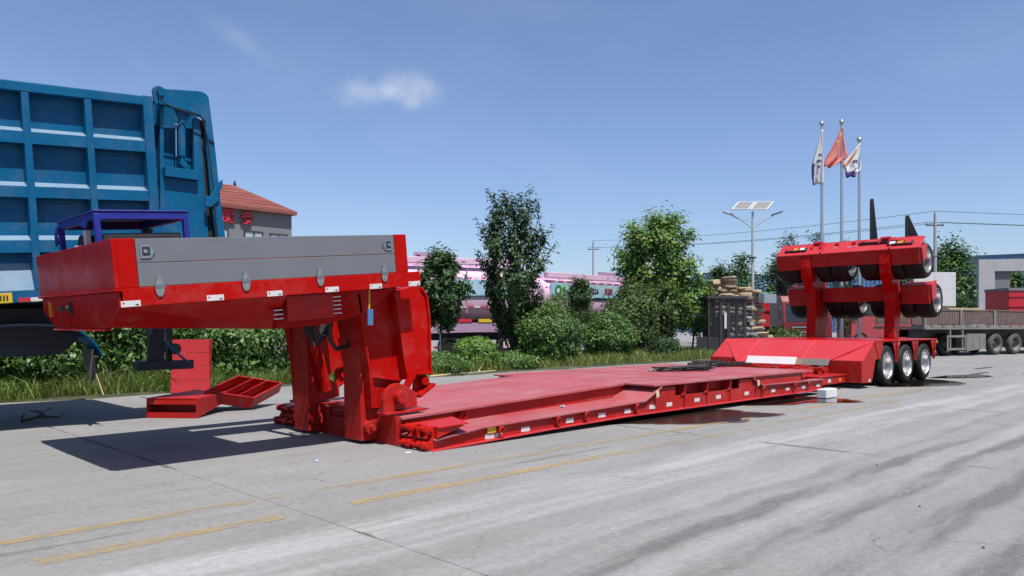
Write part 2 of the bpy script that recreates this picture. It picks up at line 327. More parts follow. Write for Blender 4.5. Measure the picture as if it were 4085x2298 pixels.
    hv = A('ShaderNodeHueSaturation'); L(c, hv.inputs['Color']); L(ma('MULTIPLY', ma('MULTIPLY', grit, grit2), .605), hv.inputs['Value']); L(hv.outputs[0], p.inputs['Base Color'])
    p.inputs['Roughness'].default_value = .82; p.inputs['Specular IOR Level'].default_value = .35
    b = A('ShaderNodeBump'); b.inputs['Strength'].default_value = .35; b.inputs['Distance'].default_value = .01; L(noise(45, (.5, 1, 1), 5, .7), b.inputs['Height']); L(b.outputs[0], p.inputs['Normal'])
    return m
YARD = ground_material()
grd = tag(MB().add([(-400, -400, -.014), (900, -400, -.014), (900, 900, -.014), (-400, 900, -.014)], [(0, 1, 2, 3)]).build('ground', YARD), kind='structure')
sx, sy = 5.67, 5.4
slab = MB().box(.003, sx - .003, .003, sy - .003, -.012, 0).build('slab', YARD, grd, bevel=.0015)
first = True
for i in range(-3, 12):
    for j in range(-3, 2):
        loc = (2.93 + sx * i, 5.5 + sy * j, 0)
        if first: slab.location = loc; first = False
        else:
            c = slab.copy(); COL.objects.link(c); c.parent = grd; c.location = loc
# worn yellow lane lines
def worn_paint():
    m = bpy.data.materials.new('worn_yellow_paint'); m.use_nodes = True; t = m.node_tree; A = t.nodes.new; L = t.links.new
    p = t.nodes['Principled BSDF']; p.inputs['Roughness'].default_value = .75
    g = A('ShaderNodeNewGeometry')
    def nz(sc, st, off=(0, 0, 0)):
        mp_ = A('ShaderNodeMapping'); mp_.inputs['Scale'].default_value = st; mp_.inputs['Location'].default_value = off; L(g.outputs['Position'], mp_.inputs[0]); n = A('ShaderNodeTexNoise'); n.inputs['Scale'].default_value = sc; n.inputs['Detail'].default_value = 8; n.inputs['Roughness'].default_value = .72; L(mp_.outputs[0], n.inputs[0]); return n.outputs[0]
    cr = A('ShaderNodeMix'); cr.data_type = 'RGBA'; L(nz(2, (.4, 1, 1)), cr.inputs[0]); cr.inputs[6].default_value = (.36, .245, .095, 1); cr.inputs[7].default_value = (.33, .262, .145, 1); L(cr.outputs[2], p.inputs['Base Color'])
    ad = A('ShaderNodeMath'); ad.operation = 'ADD'; L(nz(13, (.3, 1.2, 1)), ad.inputs[0]); L(nz(.55, (.5, 2, 1), (3, 0, 0)), ad.inputs[1])
    r = A('ShaderNodeMapRange'); r.inputs['From Min'].default_value = .92; r.inputs['From Max'].default_value = 1.12; r.inputs['To Min'].default_value = .62; r.inputs['To Max'].default_value = .04; L(ad.outputs[0], r.inputs['Value'])
    L(r.outputs[0], p.inputs['Alpha']); return m
WY = worn_paint()
for y0, segs in ((5.82, ((-2, 3.12), (3.42, 19))), (5.2, ((-1, .55), (1.2, 2.75), (3.35, 15)))):
    for a, b in segs:
        n = max(2, int((b - a) / .5)); vs = []; fs = []
        for i in range(n + 1):
            x = a + (b - a) * i / n; w = .072 + random.uniform(-.014, .014); yy = y0 - .008 * x
            vs += [(x, yy - w, .004), (x, yy + w, .004)]
        fs = [(2 * i, 2 * i + 2, 2 * i + 3, 2 * i + 1) for i in range(n)]
        tag(MB().add(vs, fs).build('lane_line', WY), kind='structure')
# puddles
WATER = mat('puddle_water', (.022, .016, .010), .03, var=.3, vscale=2, spec=.6)
OIL = mat('oily_puddle', (.018, .013, .008), .34, var=.4, vscale=3, spec=.25)
WETM = mat('wet_concrete', (.105, .085, .06), .28, var=.25, vscale=3, spec=.5)
def blob(name, pts, z, m, grow=0., jit=.05):
    c = Vector((sum(p[0] for p in pts) / len(pts), sum(p[1] for p in pts) / len(pts))); ring = []
    n = len(pts); rnd = random.Random(len(pts) * 7 + int(z * 1e4))
    for i in range(n):                                   # Catmull-Rom through the outline
        p0, p1, p2, p3 = (Vector(pts[(i + k) % n]) for k in (-1, 0, 1, 2))
        for k in range(8):
            t = k / 8; q = .5 * ((2 * p1) + (p2 - p0) * t + (2 * p0 - 5 * p1 + 4 * p2 - p3) * t * t + (3 * p1 - p0 - 3 * p2 + p3) * t ** 3)
            d = (q - c).normalized(); q = q + d * (grow + rnd.uniform(-jit, jit)); ring.append((q.x, q.y, z))
    return MB().add(ring, [tuple(range(len(ring)))]).build(name, m)
PUD = [[(8.6, 6.9), (10.2, 7.1), (11.4, 6.62), (11.35, 6.1), (11.5, 5.66), (11.15, 5.58), (10.6, 5.75), (10.2, 5.62), (9.5, 5.95), (9.0, 6.45)],
       [(12.2, 6.9), (13.6, 7.0), (14.6, 6.7), (14.7, 6.1), (14.4, 5.55), (14.0, 5.62), (13.6, 6.05), (12.9, 6.2)],
       [(18.3, 6.6), (20.6, 6.75), (21.6, 6.55), (21.0, 5.65), (20.2, 5.45), (19.3, 5.75), (18.6, 6.1)],
       [(22.3, 6.7), (23.8, 6.55), (24.6, 6.2), (24.0, 5.7), (23.0, 5.9), (22.4, 6.3)]]
for i, q in enumerate(PUD):
    tag(blob('wet_patch', q, .003, WETM, .09), kind='structure'); tag(blob('puddle', q, .006, OIL if i == 0 else WATER, -.02, .02), kind='structure')
for cx, cy in ((25.4, 6.3), (26.5, 5.3), (28.5, 7.0), (33, 6.2)):
    tag(blob('wet_patch', [(cx + .9 * math.cos(a) + random.uniform(-.2, .2), cy + .12 * math.sin(a)) for a in [k * math.pi / 4 for k in range(8)]], .003, WETM, 0, .03), kind='structure')

# ------------------------------------------------------------------ the red lowbed trailer
T = root('lowbed_trailer', (5.35, 8.42, 0), 'long red detachable gooseneck lowbed trailer with low deck and folded-up rear axles', 'trailer')
MY = lambda y: 16.84 - y
tl = .0948; ct, st = math.cos(tl), math.sin(tl)
G = lambda x, y, z: (2.31 + x * ct - z * st, y, 1.55 + x * st + z * ct)        # gooseneck frame: nose dips towards the ground
# gooseneck: rails, front plates, belly
b = MB(G)
b.box(0, 3.33, 7.20, 7.31, 0, .17); b.box(0, 3.33, 9.53, 9.64, 0, .17)
b.prism([(7.2, .14), (7.2, 0), (7.6, -.185), (9.24, -.185), (9.64, 0), (9.64, .14)], 'x', -.012, .03)
b.box(-.045, .02, 7.17, 9.67, .142, .168)
b.hexa([(-.045, 7.58, -.2), (.03, 7.58, -.2), (.03, 9.26, -.2), (-.045, 9.26, -.2)], [(-.02, 7.58, -.183), (.03, 7.58, -.183), (.03, 9.26, -.183), (-.02, 9.26, -.183)])
gb = b.build('gooseneck_rail', RED, T, bevel=.006)
b = MB(G)
def sect(x, zb): return [(x, 7.24, .10), (x, 7.24, .001), (x, 7.62, zb), (x, 9.22, zb), (x, 9.60, .001), (x, 9.60, .10)]
s0, s1 = sect(.032, -.18), sect(1.62, -.345)
b.add(s0 + s1, [tuple(range(6))[::-1], tuple(range(6, 12))] + [(i, (i + 1) % 6, 6 + (i + 1) % 6, 6 + i) for i in range(6)])
for y0, y1 in ((7.50, 7.96), (8.88, 9.34)): b.prism([(1.62, -.345), (2.2, -.35), (2.62, -.30), (3.2, -.02), (3.2, .10), (1.62, .10)], 'y', y0, y1)
b.box(2.95, 3.2, 7.31, 9.53, .0, .12); b.box(2.32, 2.42, 7.97, 8.87, -.15, .05); b.box(2.62, 2.70, 7.97, 8.87, -.05, .09)  # the two narrow cross bars are added to break up sunlight on the ground
b.build('gooseneck_belly', RED, T, bevel=.006)
b = MB(G)
b.box(-.03, .01, 7.2, 9.64, .17, .605); b.box(.01, .168, 7.2, 7.25, .17, .605); b.box(.01, 3.16, 9.59, 9.64, .17, .60)
b.box(2.99, 3.16, 7.2, 7.25, .17, .605); b.box(3.13, 3.16, 7.25, 9.59, .17, .60); b.box(.03, 1.62, 7.31, 9.53, .10, .15)
b.build('guard_box', RED, T, bevel=.005)
for z0, z1 in ((.174, .383), (.388, .603)):
    MB(G).box(.173, 2.986, 7.203, 7.232, z0, z1).build('side_board', GREY, T, bevel=.004)
for hx in (.343, 1.165, 1.99, 2.812):                     # strap hinges
    b = MB(G)
    b.prism([(hx - .038, .172), (hx - .016, .268), (hx + .016, .268), (hx + .038, .172)], 'y', 7.188, 7.203)
    b.prism([(hx - .042, .150), (hx - .034, .105), (hx - .015, .078), (hx + .015, .078), (hx + .034, .105), (hx + .042, .150)], 'y', 7.186, 7.20)
    b.cyl((hx - .044, 7.184, .161), (hx + .044, 7.184, .161), .014, 10)
    for q in ((hx - .02, .19), (hx + .02, .19), (hx, .245), (hx, .10)): b.cyl((q[0], 7.178, q[1]), (q[0], 7.19, q[1]), .007, 8)
    b.build('strap_hinge', CHROME, T, smooth=True)
for lx, s in ((.267, 1), (2.885, -1)):                    # paddle latches
    w = .062
    P5 = [(lx - s * w, .425), (lx + s * w * .45, .425), (lx + s * w * 1.15, .487), (lx + s * w * .45, .55), (lx - s * w, .55)]
    lt = MB(G).prism(P5, 'y', 7.192, 7.204).build('paddle_latch', CHROME, T, bevel=.004)
    MB(G).box(min(lx - s * .045, lx + s * .02), max(lx - s * .045, lx + s * .02), 7.187, 7.1925, .447, .53).build('latch_cup', DARKM, lt)
    b = MB(G); b.cyl((lx - s * .02, 7.178, .487), (lx - s * .02, 7.19, .487), .02, 12); b.prism([(lx + s * .02, .45), (lx + s * .062, .487), (lx + s * .02, .527)], 'y', 7.183, 7.1925); b.build('latch_lever', CHROME, lt, bevel=.003)
for a in (.003, .767, 1.38, 2.043, 2.606, 3.147):
    rf = MB(G).box(a, a + .165, 7.196, 7.2015, .004, .058).build('reflective_sticker', WHITE, T)
    MB(G).box(a + .012, a + .03, 7.1952, 7.1962, .03, .045).build('sticker_mark', SIGN, rf); MB(G).box(a + .12, a + .15, 7.1952, 7.1962, .012, .024).build('sticker_print', DARKM, rf)
lk = MB(G).box(1.66, 2.21, 7.33, 7.5, -.275, -.01).build('tool_locker', RED2, T, bevel=.006)
for a in (1.52, 2.225):
    b = MB(G)
    for k in range(5): b.box(a, a + .10, 7.36, 7.40, -.06 - k * .045, -.05 - k * .045)
    b.build('louvre', STEEL, T)
b = MB(G)                                                # kingpin lugs and valve on the nose
b.cyl((-.03, 8.62, .02), (-.012, 8.62, .02), .06, 12); b.cyl((-.06, 8.62, .02), (-.012, 8.62, .02), .025, 10); b.build('air_coupling', DARKM, T); MB(G).box(-.03, -.012, 8.85, 9.05, .0, .04).build('coupling_bracket', DARKM, T)
MB(G).box(-.03, -.012, 9.30, 9.36, -.06, .10).build('side_lamp', AMBER, T)
# lifting arms
arm = [(4.94, 1.76), (5.70, 1.87), (5.83, 1.86), (5.91, 1.76), (5.95, 1.49), (5.97, .83), (5.73, .81), (5.60, .70), (5.55, .42), (5.14, .42), (5.10, .90), (5.0, 1.40)]
edge = [(5.83, 1.86), (5.91, 1.76), (5.95, 1.49), (5.975, .80)]
for m in (0, 1):
    F = (lambda y: y) if not m else MY
    b = MB()
    b.prism(arm, 'y', F(7.58), F(7.64)); b.prism([(5.43, 1.80), (5.70, 1.87), (5.83, 1.86), (5.91, 1.76), (5.95, 1.49), (5.97, .83), (5.73, .81), (5.62, .74), (5.57, .95)], 'y', F(7.45), F(7.58))
    for p, q in zip(edge[:-1], edge[1:]): b.prism([p, q, (q[0] - .03, q[1] - .008), (p[0] - .03, p[1] - .012)], 'y', F(7.425), F(7.90))
    b.prism([(4.94, 1.76), (5.0, 1.4), (5.10, .9), (5.14, .43), (5.17, .43), (5.13, .9), (5.03, 1.4), (4.98, 1.76)], 'y', F(7.50), F(7.58))
    b.prism([(5.2, .78), (5.57, .72), (5.60, .745), (5.22, .81)], 'y', F(7.53), F(7.58))
    b.box(5.68, 5.72, F(7.455), F(7.47), .84, 1.86); b.box(5.71, 5.975, min(F(7.40), F(7.5)), max(F(7.40), F(7.5)), .80, .83)
    b.prism([(5.50, .60), (5.56, .57), (5.74, .83), (5.66, .86)], 'y', F(7.40), F(7.46))
    b.prism([(5.76, .52), (6.0, .66), (5.98, .69), (5.74, .55)], 'y', F(7.38), F(7.6))
    b.prism([(5.76, .56), (5.98, .68), (5.95, .80), (5.78, .80)], 'y', F(7.52), F(7.56))
    b.build('lifting_arm', RED, T, bevel=.005)
    MB().cyl((5.87, F(7.42), .72), (5.87, F(7.6), .72), .055, 14).build('arm_pin', RED, T, smooth=True)
    b = MB(); br = [(5.21, .37), (5.21, .54)] + [(5.41 + .195 * math.cos(R(a)), .52 + .195 * math.sin(R(a))) for a in range(170, 50, -12)] + [(5.69, .59), (5.70, .43)]
    b.prism(br, 'y', F(7.37), F(7.43)); b.prism([(p[0], p[1]) for p in br], 'y', F(7.70), F(7.76))
    b.hexa([(5.20, F(7.30), .355), (5.78, F(7.30), .378), (5.78, F(7.5), .378), (5.20, F(7.5), .355)], [(5.20, F(7.30), .385), (5.78, F(7.30), .408), (5.78, F(7.5), .408), (5.20, F(7.5), .385)])
    bk = b.build('hinge_bracket', RED2, T, bevel=.006)
    MB().cyl((5.42, F(7.27), .555), (5.42, F(7.40), .555), .078, 20).build('hinge_pin', RED2, bk, bevel=.006, smooth=True)
    b = MB(); pil = [(5.09, .04), (5.335, .04), (5.335, .42), (5.27, .95), (5.17, 1.52), (5.03, 1.52), (5.07, .95)]
    b.prism(pil, 'y', F(7.645), F(7.675)); b.prism(pil, 'y', F(7.96), F(8.0)); b.prism([(5.09, .04), (5.12, .04), (5.10, .95), (5.06, 1.52), (5.03, 1.52), (5.07, .95)], 'y', F(7.676), F(7.959))
    b.build('coupling_leg', RED2, T, bevel=.005)
    b = MB(); b.cyl((5.19, F(7.56), .20), (5.19, F(8.05), .20), .085, 16); b.cyl((5.19, F(7.53), .20), (5.19, F(8.08), .20), .04, 12); b.build('coupling_pin', RED2, T, smooth=True)
    # hydraulic lift cylinder inside the arm
    b = MB(); b.cyl((5.30, F(8.07), .55), (5.12, F(8.07), 1.25), .075, 14); b.cyl((5.12, F(8.07), 1.25), (5.03, F(8.07), 1.58), .04, 12); b.build('lift_cylinder', RED, T, smooth=True)
# hoses under the neck
b = MB()
for k in range(7):
    y0 = 7.9 + k * .09; x0 = 4.62 + k * .03
    b.tube([(x0, y0, 1.62), (x0 + .02, y0 + .03, 1.38 - .03 * (k % 3)), (x0 + .15, y0 + .1, 1.25 - .05 * (k % 3)), (x0 + .32, y0 + .2, 1.28), (x0 + .42, y0 + .25, 1.55)], .017, 6)
b.tube([(4.72, 7.75, 1.5), (4.74, 7.75, 1.22), (4.85, 7.8, 1.12), (5.05, 7.85, 1.16), (5.12, 7.9, 1.4)], .028, 7)
b.build('hydraulic_hose', BLACK, T, smooth=True)
b = MB(); b.tube([(4.95, 7.28, 1.83), (4.955, 7.28, 1.7), (4.95, 7.28, 1.58)], .009, 6); ts = b.build('tag_strap', YEL, T)
MB().box(4.93, 5.0, 7.272, 7.285, 1.40, 1.58).build('blue_tag', mat('tag_blue', (.06, .2, .42), .5), T)
# platform: front cross member with a slot
b = MB(); b.box(5.31, 5.36, 7.26, 9.58, 0, .24); b.box(5.31, 5.36, 7.26, 8.30, .24, .345); b.box(5.31, 5.36, 8.72, 9.58, .24, .345)
b.box(5.24, 5.52, 8.05, 8.80, .375, .40); b.box(5.355, 5.50, 8.0, 8.84, .01, .05); b.box(5.31, 5.36, 8.302, 8.718, .345, .374)
b.build('front_cross_member', RED2, T, bevel=.005)
# platform: central box with lipped deck
b = MB()
b.prism([(5.362, .005), (9.6, .09), (15.05, .09), (15.05, .47), (9.6, .47), (5.362, .30)], 'y', 7.34, MY(7.34))
for F in (lambda y: y, MY):
    b.prism([(6.32, .20), (9.72, .30), (9.72, .465), (6.42, .375), (6.32, .33)], 'y', F(7.275), F(7.339))
    b.box(5.355, 5.375, F(7.24), F(7.34), .0, .30)
b.build('centre_beam', RED2, T, bevel=.004)
b = MB(); b.strip([(5.355, .335), (9.6, .505)], 7.215, MY(7.215), .034); b.strip([(9.6, .505), (15.05, .505)], 6.668, MY(6.668), .028)
b.build('deck', DECK, T, bevel=.004)
seams = MB()
for x in (11.4, 13.05): seams.box(x, x + .012, 6.7, MY(6.7), .505, .508)
seams.box(12.95, 14.9, 7.5, 7.512, .505, .508); seams.build('deck_seam', RED2, T)
for F, far in ((lambda y: y, 0), (MY, 1)):
    wt = [(5.40, .13), (6.14, .205), (7.31, .235), (9.37, .288), (9.80, .474)]
    MB().strip(wt, F(6.662), F(7.345), .022).build('side_wing', DECK, T, bevel=.003); MB().strip([(12.62, .476), (12.97, .328), (15.57, .30)], F(6.662), F(6.90), .022).build('rear_wing', DECK, T, bevel=.003)
    b = MB()
    top = [(15.57, .278), (12.97, .306), (12.60, .45), (12.2, .45), (12.2, .30), (10.22, .30), (10.22, .45), (9.81, .45), (9.37, .265), (7.31, .212), (6.14, .182), (5.40, .108)]
    b.prism([(5.40, .012), (6.14, .035), (7.31, .072), (8.9, .102), (15.57, .102)] + top, 'y', F(6.71), F(6.745))
    b.prism([(10.0, .12), (12.4, .12), (12.4, .475), (10.0, .475)], 'y', F(6.86), F(6.89))
    for x in (10.45, 11.12, 11.86): b.prism([(x, .104), (x + .022, .104), (x + .022, .474), (x, .474)], 'y', F(6.685), F(6.86)); b.prism([(x - .10, .30), (x, .34), (x, .30)], 'y', F(6.69), F(6.71))
    b.prism([(12.64, .476), (14.58, .476), (14.58, .303), (12.99, .331)], 'y', F(6.70), F(6.78))
    b.box(15.54, 15.57, min(F(6.745), F(7.3)), max(F(6.745), F(7.3)), .10, .28)
    b.build('side_beam', RED2, T, bevel=.003)
    b = MB(); b.strip([(5.36, .012), (6.14, .037), (7.31, .073), (8.9, .102), (15.57, .102)], F(6.645), F(6.92), .018); b.build('bottom_flange', BOGIE, T, bevel=.002)
    # knuckle hooks at the nose of the wing, with the folded flap lying on it
    b = MB()
    for k, yy in enumerate((6.70, 6.84, 6.98, 7.12)):
        y0, y1 = sorted((F(yy), F(yy + .075)))
        b.prism([(5.42, .01), (5.30, .01), (5.265, .04), (5.27, .085), (5.31, .11), (5.36, .10), (5.40, .17), (5.34, .185), (5.31, .22), (5.33, .262), (5.38, .275), (5.52, .27), (5.52, .12)] if k % 2 == 0 else [(5.42, .01), (5.33, .02), (5.31, .06), (5.33, .095), (5.38, .10), (5.44, .18), (5.38, .2), (5.36, .235), (5.39, .265), (5.52, .265), (5.52, .12)], 'y', y0, y1)
    b.cyl((5.305, F(6.68), .06), (5.305, F(7.22), .06), .022, 10); b.cyl((5.36, F(6.68), .232), (5.36, F(7.22), .232), .022, 10)
    b.build('knuckle_hook', ORR, T, bevel=.005)
    b = MB(); b.hexa([(5.42, F(6.63), .25), (5.84, F(6.60), .272), (6.02, F(7.1), .285), (5.42, F(7.14), .25)], [(5.42, F(6.63), .268), (5.84, F(6.60), .286), (6.02, F(7.1), .30), (5.42, F(7.14), .27)])
    b.hexa([(5.42, F(6.65), .14), (5.80, F(6.64), .25), (5.80, F(6.68), .25), (5.42, F(6.69), .14)], [(5.42, F(6.65), .25), (5.80, F(6.64), .272), (5.80, F(6.68), .272), (5.42, F(6.69), .25)])
    b.build('folded_flap', ORR, T, bevel=.004)
    ring0 = None
    if far: continue
    for x, z in ((6.41, .125), (7.44, .155), (8.01, .175), (9.15, .195), (12.98, .235), (14.23, .225), (14.83, .225)):
        b = MB(); path = []
        for k in range(20):
            a = 2 * math.pi * k / 20; path.append((x + .036 * math.cos(a), 6.645 - .006 * math.sin(a), z + (.05 + .012 * (math.sin(a) < 0)) * math.sin(a)))
        b.tube(path, .014, 7, closed=True); b.box(x - .03, x + .03, 6.65, 6.712, z + .025, z + .06); b.build('lashing_ring', RED2, T, smooth=True)
    for x, z in ((6.27, .075), (6.88, .10), (7.72, .135), (8.40, .15), (8.99, .16), (9.6, .175), (10.05, .18), (10.84, .195), (11.5, .20), (12.45, .20), (13.44, .19), (14.02, .19), (14.71, .185), (15.37, .18)):
        MB().box(x - .075, x + .075, 6.7055, 6.712, z - .03, z + .03).build('reflective_sticker', WHITE, T)
    MB().box(6.22, 6.36, 6.690, 6.70, .115, .185).build('warning_plate', YEL, T)
    MB().box(6.36, 6.48, 6.706, 6.712, .05, .10).build('rating_plate', STEEL, T)
    for x in (9.62, 12.73): MB().obox((x, 6.64, .31), (.07, .0, .02), (0, .012, 0), (-.012, 0, .09)).build('paper_tag', mat('cream_tag', (.75, .62, .42), .7), T)
    MB().tube([(6.33 + .055 * math.cos(a), 7.262, .262 + .05 * math.sin(a)) for a in [k * math.pi / 8 for k in range(16)]], .016, 7, closed=True).build('tow_eye', RED, T, smooth=True)
# drawbar between platform and bogie
b = MB()
for F in (lambda y: y, MY):
    y0, y1 = sorted((F(7.30), F(7.62))); b.box(15.05, 17.3, y0, y1, .20, .46)
    y0, y1 = sorted((F(6.86), F(7.30))); b.box(15.75, 17.1, y0, y1, .14, .30); b.box(15.70, 17.14, y0 - .02, y1 + .02, .30, .325)
b.box(15.05, 17.2, 7.62, MY(7.62), .28, .40); b.box(15.05, 15.2, 6.9, MY(6.9), .33, .49); b.box(16.5, 16.7, 7.1, MY(7.1), .40, .47)
b.build('drawbar', RED2, T, bevel=.005)
b = MB(); b.box(16.75, 17.1, 7.62, MY(7.62), .40, .50); b.build('drawbar_step', RED, T, bevel=.004)
for x, m in ((16.2, WHITE), (16.75, AMBER)): MB().box(x, x + .13, 6.852, 6.861, .18, .25).build('side_reflector', m, T)
for y in (7.35, 7.75, 8.6):
    MB().cyl((15.35, y, .50), (15.35, y + .18, .50), .05, 12).build('drawbar_hinge', RED, T, smooth=True); MB().tube([(15.6, y, .47), (16.2, y + .1, .5), (16.7, y + .12, .49)], .02, 6).build('brake_line', RED, T, smooth=True)
# bogie: sloping head plate, deck, side gussets
YN, YF = 6.56, MY(6.56)
b = MB(); b.hexa([(17.0, 7.42, .47), (18.02, YN, 1.02), (18.02, YF, 1.02), (17.0, MY(7.42), .47)], [(16.985, 7.42, .50), (18.0, YN, 1.045), (18.0, YF, 1.045), (16.985, MY(7.42), .50)])
for F in (lambda y: y, MY): b.add([(17.0, F(7.42), .497), (17.22, F(7.38), .61), (17.32, F(YN), .61), (18.0, F(YN), 1.043), (17.9, F(7.42), .99)], [(0, 1, 2, 3, 4)])
for y in (7.9, 9.3): b.hexa([(17.03, y, .525), (17.05, y, .525), (18.0, y, 1.046), (17.98, y, 1.046)], [(17.03, y + .012, .535), (17.05, y + .012, .535), (18.0, y + .012, 1.056), (17.98, y + .012, 1.056)])
b.build('head_plate', BOGIE, T)
b = MB()
for F in (lambda y: y, MY):
    b.prism([(17.24, .60), (17.33, .60), (17.33, .13), (17.24, .13)], 'y', F(YN), F(7.40))
    b.prism([(17.33, .13), (17.82, .11), (18.05, .62), (18.42, .62), (18.42, 1.0), (18.02, 1.01), (17.33, .60)], 'y', F(YN), F(YN + .03))
    b.prism([(17.95, 1.03), (18.48, 1.03), (18.42, .80), (18.30, .62), (18.22, .62)], 'y', F(YN - .012), F(YN))
    for x in (19.37, 20.68, 22.12):
        b.prism([(x - .26, 1.012), (x + .24, 1.012), (x + .08, .74), (x + .05, .52), (x - .07, .52), (x - .10, .74)], 'y', F(YN), F(YN + .03)); b.box(x - .02, x, min(F(YN - .03), F(YN)), max(F(YN - .03), F(YN)), .55, .95)
b.box(18.0, 22.3, 7.5, MY(7.5), .62, 1.0); b.box(22.22, 22.26, YN + .03, YF - .03, .58, 1.0)
b.build('bogie_frame', RED2, T, bevel=.004)
MB().box(18.005, 22.26, YN - .02, YF + .02, 1.015, 1.05).build('bogie_deck', RED, T, bevel=.006)
for x in (19.4, 22.22): MB().box(x, x + .07, YN - .035, YN - .022, .93, 1.0).build('side_marker', AMBER, T)
MB().box(17.62, 17.72, YN - .006, YN + .001, .14, .20).build('reflective_sticker', WHITE, T)
# wheels
def wheel_meshes():
    w = .25; Rr = .47
    prof = [(.02, .318), (.0, .34), (-.004, .40), (.012, .435), (.04, .458), (.07, .467)]
    for k in range(4):
        a = .07 + k * .03; prof += [(a, .467), (a + .02, .468), (a + .022, .458), (a + .028, .458)]
    prof += [(.19, .467), (.22, .452), (.245, .40), (.25, .33), (.23, .318)]
    ty = MB().lathe(prof, (0, 0, 0), (0, 1, 0), 40)
    rim = MB().lathe([(.022, .322), (.004, .318), (.003, .306), (.018, .298), (.05, .292), (.14, .282), (.185, .268), (.19, .24)], (0, 0, 0), (0, 1, 0), 40)
    hub = MB().lathe([(.19, .25), (.188, .20), (.17, .17), (.15, .13), (.10, .12), (.08, .10), (.075, .0)], (0, 0, 0), (0, 1, 0), 32)
    for k in range(10): hub.cyl((.205 * math.cos(k * .628), .165, .205 * math.sin(k * .628)), (.205 * math.cos(k * .628), .195, .205 * math.sin(k * .628)), .014, 6)
    back = MB().lathe([(.24, .32), (.24, .0)], (0, 0, 0), (0, 1, 0), 24)
    return ty, rim, back, hub
def make_wheel(parent, tym=TYRE, rimm=ALU):
    ty, rim, back, hub = wheel_meshes(); og = ORG[parent.name]
    for q in (ty, rim, back, hub): q.v = [(p[0] + og[0], p[1] + og[1], p[2] + og[2]) for p in q.v]
    w_ = ty.build('wheel', tym, parent, smooth=True); rim.build('rim', rimm, w_, smooth=True); back.build('brake_drum', DARKM, w_); hub.build('hub', HUBM, w_, smooth=True); return w_
wh = make_wheel(T); og = ORG[T.name]; placed = [False]
def put_wheel(x, y, z, far=False, wide=1.):
    loc = (x - og[0], y - og[1], z - og[2]); rot = (random.uniform(0, 6), 0, 0); e = (0, random.uniform(0, 6.28), math.pi if far else 0)
    if not placed[0]: wh.location = loc; wh.rotation_euler = e; placed[0] = True
    else: share(wh, T, loc, e).scale = (1, wide, 1)
for x in (18.72, 20.01, 21.34):
    put_wheel(x, 6.53, .47); put_wheel(x, 6.83, .47); put_wheel(x, MY(6.53), .47, True); put_wheel(x, MY(6.83), .47, True)
b = MB()
for x in (18.72, 20.01, 21.34): b.cyl((x, 6.9, .47), (x, MY(6.9), .47), .08, 12); b.box(x - .1, x + .1, 7.5, 7.7, .45, .7); b.box(x - .1, x + .1, MY(7.7), MY(7.5), .45, .7)
b.build('axle', DARKM, T)
# booster axles folded up over the bogie
for F in (lambda y: y, MY):
    post = [(21.2, 1.055), (21.55, 1.055), (21.66, 2.0), (21.33, 2.7), (21.22, 3.10), (21.28, 3.40), (20.895, 3.352), (20.86, 3.0), (20.88, 2.75), (21.2, 2.3), (21.25, 1.9)]
    MB().prism(post, 'y', F(7.24), F(7.50)).build('booster_upright', RED, T, bevel=.006)
    MB().prism([(21.56, 1.055), (21.95, 1.055), (22.2, 1.9), (22.0, 2.9), (21.5, 3.4), (21.1, 3.4), (21.34, 2.71), (21.67, 2.0)], 'y', F(7.40), F(7.46)).build('upright_web', RED, T)
    MB().box(21.15, 22.1, min(F(7.14), F(7.6)), max(F(7.14), F(7.6)), 1.0501, 1.075).build('upright_foot', RED, T)
for x0, zt, zb, zm in ((20.88, 3.36, 2.94, 3.0), (21.61, 2.45, 1.95, 2.04)):
    for y0, y1 in ((6.54, 7.23), (MY(7.23), MY(6.54))): MB().prism([(x0, zt), (x0 + .06, zb), (x0 + .42, zb + .05), (x0 + .42, zt + .10)], 'y', y0, y1).build('booster_beam', RED2, T, bevel=.006)
    MB().prism([(x0 + .03, zt - .01), (x0 + .07, zm), (x0 + .4, zm + .02), (x0 + .42, zt)], 'y', 7.51, MY(7.51)).build('booster_cross_beam', RED2, T, bevel=.006)
b = MB(); b.hexa([(20.88, 6.52, 3.33), (21.30, 6.52, 3.65), (21.30, MY(6.52), 3.65), (20.88, MY(6.52), 3.33)], [(20.865, 6.52, 3.36), (21.28, 6.52, 3.68), (21.28, MY(6.52), 3.68), (20.865, MY(6.52), 3.36)])
b.box(21.28, 21.34, 6.6, MY(6.6), 3.63, 3.69)
tp = b.build('booster_tail_plate', BOGIE, T, bevel=.004)
SL = lambda x, y, z: (20.865 + x * .79 - z * .61, y, 3.36 + x * .61 + z * .79)
for y0, s in ((6.72, 1), (MY(6.72) - .62, -1)):
    lm = MB(SL).box(.14, .30, y0, y0 + .62, .002, .05).build('tail_lamp', BLACK, T, bevel=.015)
    b = MB(SL)
    for k, mm in enumerate((WHITE, AMBER, SIGN) if s < 0 else (SIGN, AMBER, WHITE)): MB(SL).box(.165, .275, y0 + .05 + k * .19, y0 + .19 + k * .19, .05, .058).build('lamp_lens', mm, lm, bevel=.01)
b = MB(SL)
for y in (7.45, 9.25):
    MB(SL).cyl((.47, y - .12, .04), (.47, y + .12, .04), .05, 10).build('ramp_hinge', TRED, T, smooth=True)
    for q in (y - .14, y + .10): MB(SL).box(.25, .50, q, q + .04, 0, .06).build('hinge_lug', TRED, T)
    MB(SL).box(.0, .5, y - .22, y - .19, 0, .05).build('plate_rib', TRED, T)
for y in (7.95, 8.2, 8.65): MB(SL).box(.36, .42, y, y + .1, 0, .05).build('hinge_lug', TRED, T)
b = MB(SL)
for y in (8.15, 8.35, 8.7): MB(SL).cyl((.22, y, .0), (.22, y, .012), .035, 10).build('lamp_socket', STEEL, T)
